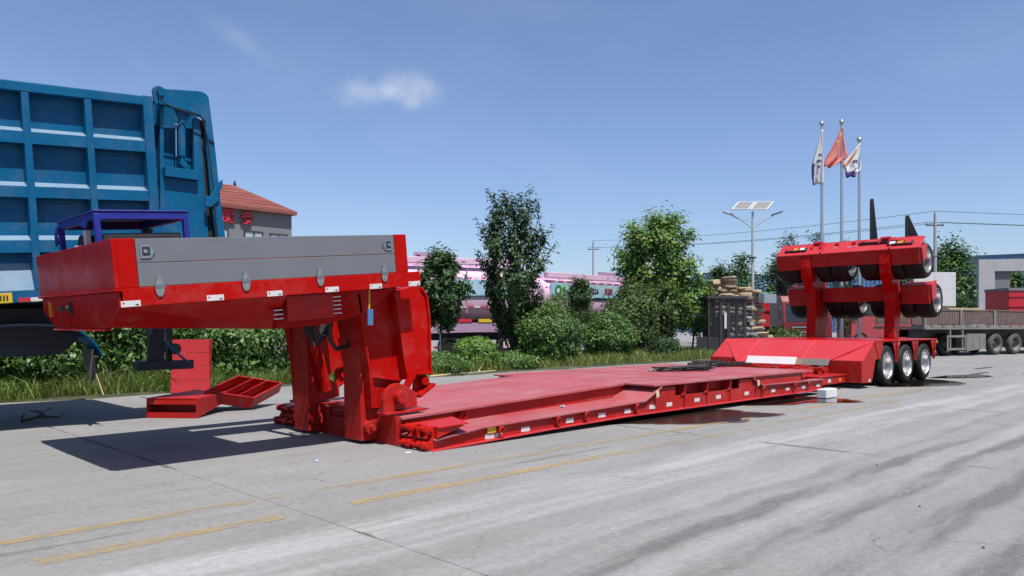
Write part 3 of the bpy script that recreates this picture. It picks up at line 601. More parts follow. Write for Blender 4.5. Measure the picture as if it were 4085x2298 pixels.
for x, z in ((21.42, 3.06), (22.2, 2.06)):
    for y, wd in ((6.50, 1.9), (6.98, 1.4), (7.56, 2.1), (8.40, 1.8), (8.86, 1.6)): put_wheel(x, y, z, False, wd)
    put_wheel(x, MY(6.50), z, True, 2.6)
    b = MB(); b.cyl((x, 6.7, z), (x, 8.3, z), .08, 10); b.cyl((x, 8.6, z), (x, MY(6.7), z), .08, 10)
    for y in (7.4, 9.4): b.prism([(x - .3, z + .1), (x - .3, z - .2), (x, z - .1), (x, z + .12)], 'y', y, y + .05)
    b.build('axle', DARKM, T)
for x0, z0, z1 in ((20.9, 3.02, 3.32), (21.63, 2.04, 2.42)):
    for F in (lambda y: y, MY): MB().prism([(x0 + .02, z1 + .03), (x0 + .42, z1 + .16), (x0 + .36, z0 + .1), (x0 + .12, z0)], 'y', F(6.48), F(6.535)).build('beam_gusset', BOGIE, T, bevel=.004)
for y, zt, w in ((8.09, 4.88, .17), (7.18, 4.33, .34)):   # loading flaps standing on the tail plate
    b = MB(); b.prism([(y - .04, zt), (y + .04, zt), (y + .04, 3.6), (y - w, 3.6)], 'x', 21.96, 22.0); b.box(21.9, 21.96, y - .03, y + .03, 3.5, zt - .06)
    b.build('tail_ramp', DARKM, T, bevel=.004)
b = MB(); b.box(21.25, 22.0, 7.2, 7.3, 3.45, 3.52); b.box(21.05, 22.05, 7.05, 8.1, 3.56, 3.6); b.build('ramp_bracket', DARKM, T)
# ------------------------------------------------------------------ things on and around the trailer
PK = root('power_pack', G(.6, 8.8, .15), 'royal blue canopy frame with black engine standing on the red gooseneck', 'power pack')
px0, px1, py0, py1 = .16, 1.08, 8.2, 9.45
for x in (px0, px1 - .055):
    for y in (py0, py1 - .055): MB(G).box(x, x + .055, y, y + .055, .15, .93).build('post', ROYAL, PK, bevel=.004)
b = MB(G); b.box(px0 - .01, px1 + .01, py0 - .01, py1 + .01, .945, .965); b.build('canopy_roof', ROYAL, PK, bevel=.01)
for a in ((px0 + .001, px1 - .001, py0 + .001, py0 + .054), (px0 + .001, px1 - .001, py1 - .054, py1 - .001), (px0 + .001, px0 + .054, py0 + .055, py1 - .055), (px1 - .054, px1 - .001, py0 + .055, py1 - .055)):
    MB(G).box(*a, .87, .944).build('canopy_valance', ROYAL, PK, bevel=.006)
b = MB(G); b.hexa([(px0 - .02, 8.42, .80), (px0 - .012, 8.42, .80), (px0 - .012, 8.6, .84), (px0 - .02, 8.6, .84)], [(px0 - .012, 8.36, .88), (px0 - .006, 8.36, .88), (px0 - .006, 8.7, .88), (px0 - .012, 8.7, .88)]); b.build('loose_tarp_corner', ROYAL, PK)
for k in range(3): MB(G).tube([(px0 - .015, 9.42 - .03 * k, .90), (px0 - .03, 9.44 - .02 * k, .80), (px0 - .02 + .01 * k, 9.47 - .03 * k, .70 + .02 * k)], .012, 6).build('tarp_tie', ROYAL, PK)
MB(G).box(.28, .95, 8.35, 9.2, .15, .62).build('engine_block', BLACK, PK, bevel=.03)
MB(G).box(.25, 1.02, 8.27, 8.33, .15, .74).build('radiator', DARKM, PK, bevel=.02)
b = MB(G); b.cyl((.25, 9.0, .66), (.85, 9.0, .66), .12, 18); b.build('air_filter', BLACK, PK, smooth=True)
MB(G).cyl((.7, 8.5, .62), (.78, 8.5, .80), .04, 12).build('exhaust_pipe', DARKM, PK, smooth=True)
MB(G).box(.19, .24, 8.62, 8.70, .15, .80).build('control_post', WHITEP, PK, bevel=.004)
MB(G).cyl((.2, 8.85, .3), (.2, 8.85, .66), .06, 14).build('fire_bottle', WHITEP, PK, smooth=True)

# cables and coiled air lines lying on the deck
def hose_bundle():
    rt_ = root('cable_bundle', (12.9, 8.3, .51), 'black bundle of looped electrical cables lying flat on the red deck', 'cable')
    rnd = random.Random(3)
    for k in range(7):
        a = .60 + rnd.uniform(-.1, .1); w = .11 + rnd.uniform(-.05, .05); cx, cy = 12.9 + rnd.uniform(-.08, .08), 8.28 + rnd.uniform(-.05, .05); ph = R(-26 + rnd.uniform(-8, 8))
        pts = []
        for i in range(28):
            t = 2 * math.pi * i / 28; u, v = a * math.cos(t), w * math.sin(t) + .02 * math.sin(3 * t + k)
            pts.append((cx + u * math.cos(ph) - v * math.sin(ph), cy + u * math.sin(ph) + v * math.cos(ph), .522 + .011 * k + .008 * math.sin(2 * t + k)))
        MB().tube(pts, .013, 6, closed=True).build('cable', BLACK, rt_, smooth=True)
    for (x, y) in ((12.36, 8.6), (12.42, 8.52)): MB().cyl((x - .12, y + .03, .527), (x + .06, y - .02, .527), .022, 10).build('plug', STEEL, rt_, smooth=True)
    return rt_
hose_bundle()
def coil(p0, p1, r, turns, label, m=BLACK):
    rt_ = root('coiled_air_hose', ((p0[0] + p1[0]) / 2, (p0[1] + p1[1]) / 2, .51), label, 'hose')
    p0, p1 = Vector(p0), Vector(p1); d = p1 - p0; t_ = d.normalized(); a = t_.orthogonal().normalized(); bb = t_.cross(a); pts = []
    n = turns * 12
    for i in range(n + 1):
        q = 2 * math.pi * i / 12; pts.append(p0 + d * (i / n) + (a * math.cos(q) + bb * math.sin(q)) * r)
    MB().tube(pts, .014, 6).build('coil', m, rt_, smooth=True)
    MB().cyl(p0 - t_ * .12, p0, .03, 10).build('coupling', DARKM, rt_, smooth=True); MB().cyl(p1, p1 + t_ * .16, .028, 10).build('coupling', DARKM, rt_, smooth=True)
coil((14.35, 8.98, .575), (15.0, 8.62, .575), .055, 15, 'thicker coiled black air hose near the rear edge of the red deck')
coil((14.55, 8.55, .565), (15.25, 8.25, .565), .045, 14, 'thinner coiled black air hose lying nearest the deck seam')
b = MB(); b.hexa([(16.965, 7.92, .50), (16.985, 7.92, .50), (16.985, 9.13, .50), (16.965, 9.13, .50)], [(17.16, 7.92, .655), (17.18, 7.92, .645), (17.18, 9.13, .645), (17.16, 9.13, .655)])
tag(MB().obox((16.90, 7.92, .505), (.022, 0, -.006), (0, 1.21, 0), (.10, 0, .165)).build('white_board', FOAM, None, bevel=.004, org=(16.9, 8.5, .505)), 'white foam board leaning against the sloping red bogie plate', 'board')
tag(MB().obox((16.90, 7.16, .505), (.02, 0, -.006), (0, .75, 0), (.09, 0, .14)).build('stained_board', GBOARD, None, bevel=.004, org=(16.9, 7.5, .505)), 'grey board with a brown stain beside the white board', 'board')
fb = tag(MB().box(14.46, 14.95, 6.15, 6.34, .008, .178).build('foam_box', FOAM, None, bevel=.012, org=(14.7, 6.25, .008)), 'small white foam block at the edge of a puddle by the deck', 'block')

# loose red ramps in front of the planting strip
r1 = root('ramp_box', (4.9, 12.1, 0), 'red wedge ramp lying flat with a dark slot in its end', 'ramp')
def LR(u, v, z, o=(4.24, 12.10)):                       # along front edge, back, up
    return (o[0] + u * .661 + v * .75, o[1] - u * .75 + v * .661, z)
w, Lr = .787, 1.5
def q4(u0, u1, v0, v1, z0, z1, z1b=None): 
    z1b = z1 if z1b is None else z1b
    return [LR(u0, v0, z0), LR(u1, v0, z0), LR(u1, v1, z0), LR(u0, v1, z0)], [LR(u0, v0, z1), LR(u1, v0, z1), LR(u1, v1, z1b), LR(u0, v1, z1b)]
MB().hexa(*q4(0, .02, 0, Lr, 0.0, .30, .30)).build('side_plate', RED2, r1, bevel=.003)
MB().add([LR(w - .02, 0, .0), LR(w, 0, .0), LR(w - .02, 0, .30), LR(w, 0, .30), LR(w - .02, Lr, .30), LR(w, Lr, .30), LR(w - .02, Lr, .24), LR(w, Lr, .24)], [(0, 1, 3, 2), (2, 3, 5, 4), (4, 5, 7, 6), (6, 7, 1, 0), (1, 7, 5, 3), (0, 2, 4, 6)]).build('side_plate', RED2, r1, bevel=.003)
MB().hexa(*q4(.02, w - .02, 0, Lr, .285, .305)).build('top_plate', RED2, r1, bevel=.003)
MB().hexa(*q4(.02, w - .02, .005, .02, 0.0, .085)).build('front_rail', RED2, r1, bevel=.003)
MB().hexa(*q4(.02, w - .02, .005, .02, .205, .284)).build('front_rail', RED2, r1, bevel=.003)
MB().hexa(*q4(.02, w - .02, .30, .33, 0.0, .284)).build('inner_plate', RED2, r1)
A_, B_, C_ = Vector((5.88, 11.94, .205)), Vector((6.69, 12.5, .385)), Vector((5.11, 12.05, .365))
r2 = root('ramp_tray', (5.95, 12.3, 0), 'red open tray ramp with three compartments tilted on top of the wedge ramp', 'ramp')
eu, ev = B_ - A_, C_ - A_; en = eu.cross(ev).normalized(); en = en if en.z > 0 else -en; Dn = -en * .20
def tray(name, a, bb, c, d): return MB().obox(A_ + eu * a + ev * c, eu * (bb - a), ev * (d - c), Dn).build(name, RED2, r2, bevel=.003)
tray('rim_plate', 0, 1, 0, .035); tray('rim_plate', 0, 1, .965, 1); tray('rim_plate', 0, .035, .035, .965); tray('rim_plate', .965, 1, .035, .965)
tray('divider', .035, .965, .335, .36); tray('divider', .035, .965, .64, .665)
MB().obox(A_ + Dn * .9, eu, ev, Dn * .1).build('floor_plate', RED2, r2)
r3 = root('upright_ramp', (6.4, 15.9, 0), 'red ramp standing on end against the hedge with four panel sections', 'ramp')
uu = Vector((.57, -.56, 0)); nn_ = Vector((.70, .714, 0)); bk = nn_ * .10
base = Vector((6.11, 16.10, .01))
for k in range(4):
    z0, z1 = k * .275, k * .275 + .267; o0 = base + bk * (k / 4)
    MB().obox(o0 + Vector((0, 0, z0)), uu * (1 - .02 * k), nn_ * .03, Vector((0, 0, .267)) + bk / 4).build('panel', BOGIE, r3, bevel=.003)
MB().obox(base + nn_ * .032, uu * .06, nn_ * .16, Vector((0, 0, 1.09)) + bk).build('side_rail', RED2, r3, bevel=.003)
MB().obox(base + nn_ * .032 + uu * .88, uu * .06, nn_ * .16, Vector((0, 0, 1.09)) + bk).build('side_rail', RED2, r3, bevel=.003)

# ------------------------------------------------------------------ blue tipper semi-trailer
DT = root('tipper_trailer', (3.0, 12.5, 0), 'tall blue ribbed tipper trailer parked behind the red gooseneck', 'trailer')
tb = .083; cb, sb = math.cos(tb), math.sin(tb)
B = lambda x, y, z: (2.22 + x * cb - z * sb * .75, y, 1.67 + x * sb + z * cb)
XA, XB = -3.6, 1.86
MB(B).box(XA, XB + .12, 11.43, 13.8, .12, 2.70).build('tub', BLUE, DT)
MB(B).box(XA, XB + .02, 11.27, 11.46, 2.66, 2.79).build('top_rail', BLUE, DT, bevel=.012)
MB(B).box(XA, XB + .02, 13.75, 13.9, 2.66, 2.79).build('top_rail', BLUE, DT, bevel=.012)
for zb, zt in ((2.01, 2.165), (1.325, 1.47), (.625, .785)):
    rl = MB(B).prism([(11.43, zb), (11.29, zb), (11.29, zt), (11.43, zt)], 'x', XA, XB).build('side_rail', BLUE, DT, bevel=.004)
    k = 0
    while XA + .35 + .73 * k < XB:
        x0 = .38 + .73 * (k - 5) + .09; x1 = min(x0 + .64, XB - .01)
        if x1 > XA + .3: MB(B).prism([(11.295, zt + .001), (11.43, zt + .07), (11.43, zt + .001)], 'x', x0, x1).build('ledge', BLUEL, DT)
        k += 1
MB(B).box(XA, XB + .55, 11.28, 11.5, 0, .15).build('sill_beam', BLUE, DT, bevel=.008)
for k in range(-5, 3):
    x = .38 + .73 * k
    if x > XB - .1: continue
    MB(B).box(x, x + .086, 11.275, 11.432, .151, 2.659).build('rib', BLUE, DT, bevel=.006)
    MB(B).prism([(11.285, .151), (11.43, .50), (11.43, .151)], 'x', x + .088, x + .728).build('lower_ledge', BLUEL, DT)
MB(B).box(XB, XB + .13, 11.27, 11.5, .151, 2.80).build('corner_post', BLUE, DT, bevel=.008)
# rear corner in world axes
MB().prism([(4.17, 1.75), (4.16, 3.52), (4.64, 3.58), (4.64, 4.45), (4.73, 4.45), (4.86, 2.7), (4.93, 1.8)], 'y', 11.33, 11.40).build('rear_side_plate', BLUE, DT, bevel=.006)
MB().prism([(4.0, 3.4), (4.0, 4.62), (4.75, 4.70), (4.9, 3.4)], 'y', 11.52, 11.56).build('recess_plate', BLUE, DT)
MB().prism([(4.74, 4.44), (4.80, 4.44), (5.08, 1.8), (4.94, 1.8)], 'y', 11.36, 11.39).build('gate_gap_shade', BLACK, DT)  # black strip stands in for the shade in the gap by the tailgate
MB().box(4.17, 4.22, 11.36, 11.52, 3.5, 4.6).build('recess_cheek', BLUE, DT)
MB().prism([(4.05, 4.52), (4.03, 4.68)] + [(4.11 + .085 * math.cos(R(a)), 4.70 + .085 * math.sin(R(a))) for a in range(180, 60, -20)] + [(4.2, 4.76), (4.66, 4.83)] + [(4.72 + .11 * math.cos(R(a)), 4.72 + .11 * math.sin(R(a))) for a in range(90, -1, -18)] + [(4.86, 4.5), (4.93, 3.95), (5.0, 3.3), (5.09, 2.6), (5.2, 1.72), (5.05, 1.72), (4.95, 2.6), (4.86, 3.3), (4.80, 3.95), (4.77, 4.40), (4.70, 4.47), (4.5, 4.5), (4.18, 4.52)], 'y', 11.235, 11.30).build('tailgate_arm', BLUE, DT, bevel=.012)
MB().cyl((4.12, 11.21, 4.69), (4.12, 11.24, 4.69), .05, 18).build('arm_pivot', BLUE, DT, smooth=True)
MB().prism([(4.84, 4.5), (4.88, 4.5), (5.22, 1.75), (5.10, 1.75)], 'y', 11.31, 13.75).build('tailgate', BLUE, DT, bevel=.01)
MB().box(4.20, 4.68, 11.24, 11.36, 3.52, 3.66).build('cylinder_shelf', BLUE, DT, bevel=.006)
MB().prism([(4.36, 4.53), (4.62, 4.55), (4.53, 4.36), (4.44, 4.36)], 'y', 11.30, 11.36).build('cylinder_bracket', BLUE, DT, bevel=.006)
cy = MB().cyl((4.475, 11.35, 3.86), (4.465, 11.35, 4.36), .055, 18).build('lift_cylinder', BLUE, DT, smooth=True)
MB().cyl((4.478, 11.35, 3.68), (4.475, 11.35, 3.87), .038, 14).build('cylinder_rod', BLUE, cy, smooth=True); MB().cyl((4.478, 11.28, 3.74), (4.478, 11.40, 3.74), .045, 14).build('rod_eye', BLUE, cy, smooth=True)
MB().tube([(4.385, 11.34, 4.30), (4.385, 11.33, 3.84)], .009, 6).build('oil_pipe', BLUEL, cy); MB().tube([(4.36, 11.33, 4.3), (4.44, 11.34, 4.31)], .012, 6).build('pipe_union', BLUEL, cy)
MB().prism([(4.76, 3.14), (4.76, 3.30), (4.83, 3.30), (4.95, 3.52), (5.02, 3.58), (5.02, 3.46), (4.95, 3.34), (4.97, 3.26), (4.85, 3.14)], 'y', 11.20, 11.24).build('gate_latch', BLUE, DT, bevel=.01)
MB().tube([(4.08, 11.20, 4.72), (4.10, 11.20, 4.6), (4.2, 11.21, 4.53), (4.42, 11.22, 4.49), (4.6, 11.22, 4.46), (4.71, 11.22, 4.44), (4.76, 11.22, 4.28), (4.80, 11.22, 4.15), (4.9, 11.22, 4.10)], .010, 6).build('hydraulic_line', BLACK, DT, smooth=True)
MB().tube([(4.80, 11.22, 4.15), (4.84, 11.23, 3.8), (4.88, 11.23, 3.5), (4.92, 11.22, 3.0), (4.98, 11.22, 2.4), (5.0, 11.23, 1.8)], .012, 6).build('hydraulic_line', BLACK, DT, smooth=True)
np_ = MB(B).box(-.20, .125, 11.262, 11.279, .0, .125).build('number_plate', YEL, DT, bevel=.004)
MB(B).box(-.17, -.10, 11.258, 11.2635, .03, .10).build('plate_character', DARKM, np_)
for k in range(5): MB(B).box(-.08 + k * .035, -.062 + k * .035, 11.258, 11.2635, .03, .095).build('plate_character', DARKM, np_)
for a, m in ((.19, SIGN), (.325, WHITE)): MB(B).box(a, a + .13, 11.272, 11.281, .005, .055).build('reflective_sticker', m, DT)
# running gear
MB(B).box(XA, XB + .3, 12.05, 12.15, -.32, .0).build('chassis_rail', BLUED, DT); MB(B).box(XA, XB + .3, 12.95, 13.05, -.32, .0).build('chassis_rail', BLUED, DT)
for xc in (1.52, .2):
    for k in range(2):
        tyr, rimb, back, hub_ = wheel_meshes()
        for q, m, nme in ((tyr, TYRE, 'wheel'), (rimb, DARKM, 'rim')):
            q.v = [(p[0] * 1.1 + xc, p[1] + (11.52 if k == 0 else 13.3), p[2] * 1.1 + .52) for p in q.v]
        w_ = tyr.build('wheel', TYRE, DT, smooth=True); rimb.build('rim', DARKM, w_, smooth=True)
    MB().cyl((xc, 11.6, .52), (xc, 13.5, .52), .09, 12).build('axle', DARKM, DT)
for xc in (2.55, 1.0):
    arc = [(xc + .86 * math.copysign(abs(math.cos(R(a))) ** .8, math.cos(R(a))), .86 + .56 * math.sin(R(a)) ** .8) for a in range(22, 160, 8)]
    MB().prism(arc + [(p[0] * 1.0, p[1] - .03) for p in arc[::-1]], 'y', 11.36, 12.0).build('mudguard', BLUED, DT)
MB().strip([(3.10, 1.36), (3.24, 1.25), (3.34, 1.13), (3.41, 1.0)][::1], 11.34, 11.9, .025).build('mudguard_tip', BLUE, DT)
MB().hexa([(3.26, 11.42, .60), (3.28, 11.42, .60), (3.53, 11.95, .76), (3.51, 11.95, .76)], [(3.28, 11.36, 1.07), (3.30, 11.36, 1.07), (3.32, 12.0, 1.07), (3.30, 12.0, 1.07)]).build('mud_flap', mat('grey_rubber', (.10, .10, .10), .8), DT)
MB().prism([(1.0, 1.56), (3.1, 1.64), (3.22, 1.2), (3.0, 1.0), (2.5, .98), (1.0, 1.0)], 'y', 11.75, 11.83).build('side_frame_plate', BLUED, DT)
MB().box(4.40, 4.63, 12.42, 12.55, .80, 1.80).build('bumper_hanger', BLUED, DT, bevel=.006)
MB().box(4.72, 4.80, 12.55, 12.65, .80, 1.80).build('bumper_hanger', BLUED, DT, bevel=.006)
MB().box(4.22, 5.07, 12.38, 12.58, .70, .84).build('bumper_bar', BLUED, DT, bevel=.006)
MB().cyl((4.62, 12.36, 1.12), (5.0, 12.37, .78), .018, 8).build('bumper_brace', BLUE, DT)
MB().cyl((4.83, 12.5, 1.02), (4.83, 12.62, 1.02), .09, 14).build('rear_lamp', DARKM, DT)

# ------------------------------------------------------------------ litter
def litter(name, label, c, r, m, seed, h=.02, cat='litter'):
    rnd = random.Random(seed); n = 9
    top = [(c[0] + r * rnd.uniform(.5, 1.1) * math.cos(2 * math.pi * k / n), c[1] + r * .8 * rnd.uniform(.5, 1.1) * math.sin(2 * math.pi * k / n), c[2] + h * rnd.uniform(.3, 1)) for k in range(n)]
    bot = [(p[0] * 1.0, p[1], c[2]) for p in top]
    mid = (c[0], c[1], c[2] + h * 1.4)
    o = MB().add(top + bot + [mid], [tuple(range(n, 2 * n))[::-1]] + [(k, (k + 1) % n, n + (k + 1) % n, n + k) for k in range(n)] + [(k, (k + 1) % n, 2 * n) for k in range(n)]).build(name, m, None, org=c)
    return tag(o, label, cat)
LB = mat('blue_wrapper', (.12, .2, .5), .4, col2=(.7, .7, .75), m2=(.45, .55), s2=30)
litter('snack_wrapper', 'crumpled blue and white wrapper on the concrete in front of the gooseneck', (4.11, 6.98, .003), .035, LB, 1)
litter('paper_scrap', 'white paper scrap on the concrete by the knuckle hooks', (5.12, 6.78, .003), .05, WHITE, 2, .01)
litter('bottle_wrapper', 'small blue wrapper lying on the red side wing', (8.05, 7.12, .262), .05, LB, 3)
for i, (x, y, r) in enumerate(((5.5, 1.35, .013), (6.4, 2.0, .014), (3.35, 2.1, .015), (8.0, 2.9, .014), (2.2, 3.3, .012))):
    litter('pebble', ('dark pebble near the bottom right tyre marks', 'dark pebble between the tyre marks at right', 'dark pebble at the bottom centre of the concrete', 'dark pebble on the concrete right of the centre', 'dark pebble near the wide slab joint')[i], (x, y, .001), r, DARKM, 10 + i, .008, 'pebble')
def branch(name, label, path, r, m, cat, twigs=0):
    rt_ = root(name, path[0], label, cat)
    MB().tube(path, r, 7, taper=r * .6).build('stem', m, rt_, smooth=True)
    rnd = random.Random(5)
    for k in range(twigs):
        p = Vector(path[k % len(path)]); d = Vector((rnd.uniform(-.25, .25), rnd.uniform(-.2, .2), rnd.uniform(.02, .12)))
        MB().tube([p, p + d * .6 + Vector((0, 0, .02)), p + d], r * .4, 5).build('twig', m, rt_)
    return rt_
branch('bamboo_pole', 'long pale bamboo pole lying along the grass edge', [(12.9, 16.15, .03), (13.7, 16.2, .05), (14.6, 16.35, .04), (15.6, 16.45, .06)], .03, WOOD, 'pole')
branch('bent_stick', 'short pale stick leaning up from the bamboo pole', [(14.9, 16.42, .05), (15.5, 16.9, .22), (15.9, 17.3, .55)], .02, WOOD, 'stick')
branch('dry_branch', 'dry dark twiggy branch on the shaded concrete at left', [(2.75, 12.7, .03), (2.95, 12.78, .06), (3.1, 12.82, .05), (3.3, 12.9, .03)], .02, BARK, 'branch', 7)
branch('thin_stick', 'thin pale stick standing in the grass below the blue mudguard', [(3.42, 11.35, .0 + .45), (3.36, 11.6, .85), (3.38, 11.7, 1.06)], .008, WOOD, 'stick')
# ------------------------------------------------------------------ planting strip, grass, shrubs, trees
pl = MB(); n = 40; vs = []; 
for i in range(n + 1):
    x = -8 + 50 * i / n; e = 16.15 + .22 * math.sin(i * 1.7) + .0012 * (x - 5) ** 2 * .5
    for y, z in ((e, -.004), (e + .12, .03), (19, .09), (22.6, .03), (22.8, -.004)): vs.append((x, y, z + (random.uniform(0, .02) if .02 < z else 0)))
tag(MB().add(vs, [(5 * i + k, 5 * i + 5 + k, 5 * i + 6 + k, 5 * i + 1 + k) for i in range(n) for k in range(4)]).build('planting_strip', SOIL), kind='structure')
RNG = np.random.default_rng(11)
def grass(n, x0, x1, y0, y1, lo, hi, width, name, m, lean=.6):
    x = RNG.uniform(x0, x1, n); y = RNG.uniform(y0, y1, n)
    k = .5 + .5 * np.sin(x * 1.9 + np.sin(y * 2.3) * 1.4) * np.sin(y * 2.7 + x * .7)
    h = (lo + (hi - lo) * RNG.random(n) ** 1.6) * (.55 + .6 * k); a = RNG.uniform(0, 2 * np.pi, n); d = RNG.uniform(.1, lean, n) * h
    a2 = RNG.uniform(0, 2 * np.pi, n); w = width * RNG.uniform(.6, 1.2, n); wx, wy = np.cos(a2) * w, np.sin(a2) * w; dx, dy = np.cos(a) * d, np.sin(a) * d; z = np.full(n, .02)
    V = np.stack([np.stack([x - wx, y - wy, z], 1), np.stack([x + wx, y + wy, z], 1), np.stack([x + dx * .4 + wx * .8, y + dy * .4 + wy * .8, z + h * .62], 1), np.stack([x + dx * .4 - wx * .8, y + dy * .4 - wy * .8, z + h * .62], 1), np.stack([x + dx * 1.25, y + dy * 1.25, z + h * .92], 1)], 1).reshape(-1, 3)
    b = (np.arange(n) * 5)[:, None]; F = np.concatenate([b + np.array([[0, 1, 2]]), b + np.array([[0, 2, 3]]), b + np.array([[3, 2, 4]])], 1).reshape(-1, 3)
    return fast_mesh(name, V, F, m)
g1 = grass(26000, 1.5, 13.5, 16.2, 19.0, .18, .62, .009, 'long_grass', GRASS, .9)
tag(g1, 'long drooping green grass along the strip under the gooseneck', 'grass', kind='stuff')
g2 = grass(42000, 13.5, 40, 16.5, 21.5, .14, .52, .012, 'verge_grass', GRASS2, .7)
tag(g2, 'shorter bright grass and weeds behind the red deck', 'grass', kind='stuff')

def leaf_quads(C, N_, size, aspect=.5, rng=RNG):
    n = len(C); Nn = N_ + rng.normal(0, .55, (n, 3)); Nn /= np.linalg.norm(Nn, axis=1, keepdims=True) + 1e-9
    t = rng.normal(0, 1, (n, 3)); t -= Nn * (t * Nn).sum(1, keepdims=True); t /= np.linalg.norm(t, axis=1, keepdims=True) + 1e-9; s = np.cross(Nn, t)
    L = (size * rng.uniform(.45, 1.45, n))[:, None]; w = L * aspect * .5; dn = Nn * L * .12
    V = np.stack([C, C + t * L * .5 + s * w - dn, C + t * L - dn * .5, C + t * L * .5 - s * w - dn], 1).reshape(-1, 3)
    F = (np.arange(n) * 4)[:, None] + np.array([[0, 1, 2, 3]]); return V, F
def shrub(name, label, x, y, rx, rz, zc, nl, size, m, seed, group='shrubs in the planting strip', box=2.0, cat='shrub'):
    rng = np.random.default_rng(seed); nl = int(nl * 1.7); size *= 1.12; rt_ = root(name, (x, y, 0), label, cat, group)
    d = rng.normal(0, 1, (nl, 3)); d /= np.linalg.norm(d, axis=1, keepdims=True)
    if box > 2: d = np.sign(d) * np.abs(d) ** (2 / box) 
    lump = 1 + .10 * np.sin(d[:, 0] * 5 + seed) * np.sin(d[:, 1] * 6 + 1) + .08 * np.sin(d[:, 2] * 8 + seed * 2) + .06 * np.sin(d[:, 0] * 13) * np.sin(d[:, 2] * 11)
    r = np.where(rng.random(nl) < .6, rng.uniform(.88, 1.06, nl), rng.uniform(.40, .92, nl)) * lump
    C = d * r[:, None] * np.array([rx, rx, rz]) + np.array([x, y, zc]); keep = C[:, 2] > .06; C, d = C[keep], d[keep]
    V, F = leaf_quads(C, d + np.array([0, 0, .35]), size, .5, rng); fast_mesh('crown', V, F, m, rt_, (x, y, 0))
    for k in range(4):
        a = k * 1.57 + seed; MB().tube([(x + .06 * math.cos(a), y + .06 * math.sin(a), 0), (x + .3 * rx * math.cos(a), y + .3 * rx * math.sin(a), zc), (x + .5 * rx * math.cos(a), y + .5 * rx * math.sin(a), zc + .5 * rz)], .025, 5, taper=.01).build('stem', BARK, rt_)
    return rt_
def tree(name, label, x, y, h, env, nl, size, m, seed, trunk_r=.07, nlimb=26, steep=.5, group=None, clump=.17, base=0., mats=None, flower=0., aspect=.5, ntw=5, trunk_m=None, shoots=0):
    rnd = random.Random(seed); rng = np.random.default_rng(seed); rt_ = root(name, (x, y, base), label, 'tree', group)
    zs = [e[0] for e in env]; rs = [e[1] for e in env]; rad = lambda z: float(np.interp(z, zs, rs)); z0, z1 = zs[0], zs[-1]
    tr = [(x, y, base)]; nseg = 7; zt = z0 + (z1 - z0) * .72
    for i in range(1, nseg + 1): tr.append((x + rnd.uniform(-.03, .03) * i * .5, y + rnd.uniform(-.03, .03) * i * .5, base + zt * i / nseg))
    wood = MB(); wood.tube(tr, trunk_r, 8, taper=trunk_r * .3); A = []; tips = []; shoots_ = []
    for k in range(nlimb):
        q = (k + rnd.random()) / nlimb; ze = z0 + (z1 - z0) * (q ** .85); az = k * 2.39996 + rnd.uniform(-.4, .4); re = rad(ze) * rnd.uniform(.55, 1.04)
        end = Vector((x + re * math.cos(az), y + re * math.sin(az), base + ze)); zs_ = max(.25 * z0, ze - steep * (z1 - z0) * rnd.uniform(.35, .7) - .3 * re)
        zs_ = min(zs_, zt * .98); st_ = Vector((x, y, base + max(.3, zs_))); mid = st_.lerp(end, .5) + Vector((0, 0, -.08 * (end - st_).length)) + Vector((rnd.uniform(-.1, .1), rnd.uniform(-.1, .1), 0))
        wood.tube([st_, mid, end], trunk_r * .32, 5, taper=.008); A.append((mid.lerp(end, .5), .6)); tips.append((end, 1.))
        for j in range(ntw):
            p = mid.lerp(end, rnd.uniform(.2, 1)); d = Vector((rnd.gauss(0, 1), rnd.gauss(0, 1), rnd.gauss(.5, .8))).normalized() * rnd.uniform(.25, .6) * max(.5, re * .6)
            if shoots: d = (Vector((rnd.gauss(0, .45), rnd.gauss(0, .45), 1)).normalized() * .6 + (end - st_).normalized() * .5) * shoots * rnd.uniform(.6, 1.2)
            shoots_.append((p, p + d))
            wood.tube([p, p + d], .012, 4, taper=.005); tips.append((p + d, .8)); A.append((p + d * .5, .6))
    pts = A + tips; wts = np.array([w for _, w in pts]); idx = rng.choice(len(pts), nl, p=wts / wts.sum()); P_ = np.array([tuple(p) for p, _ in pts])[idx]
    if shoots:
        SA = np.array([tuple(a) for a, _ in shoots_]); SB = np.array([tuple(b) for _, b in shoots_]); k_ = rng.integers(0, len(SA), nl); t_ = rng.random(nl)[:, None] ** .8; P_ = SA[k_] * (1 - t_) + SB[k_] * t_
    C = P_ + rng.normal(0, 1, (nl, 3)) * np.array([clump, clump, clump * .85]) * (rad((z0 + z1) / 2) / 1.3) ** .5
    Nn = C - np.array([x, y, base + (z0 + z1) / 2]); Nn /= np.linalg.norm(Nn, axis=1, keepdims=True) + 1e-9; Nn += np.array([0, 0, .7])
    V, F = leaf_quads(C, Nn, size, aspect, rng)
    mi = None
    if flower:
        fl = rng.random(len(pts)) < flower; mi = (fl[idx] & (C[:, 2] > base + z0 + .25 * (z1 - z0)) & (rng.random(nl) < .7)).astype(int)
    wood.build('trunk', trunk_m or BARK, rt_, smooth=True); fast_mesh('crown', V, F, m, rt_, (x, y, base), mats, mi); return rt_
shrub('hedge_shrub', 'glossy hedge shrub behind the blue mudguard at the far left', 4.1, 18.0, 1.25, 1.0, .95, 7000, .11, LEAFS, 1, box=2.6)
shrub('hedge_shrub', 'glossy dark hedge shrub left of the upright red ramp', 6.2, 18.2, 1.2, 1.0, .95, 7000, .11, LEAFS, 2, box=2.6)
shrub('hedge_shrub', 'broad glossy hedge shrub between the upright ramp and the lifting arms', 8.5, 18.2, 1.35, 1.0, .9, 9000, .11, LEAFS, 3, box=2.8)
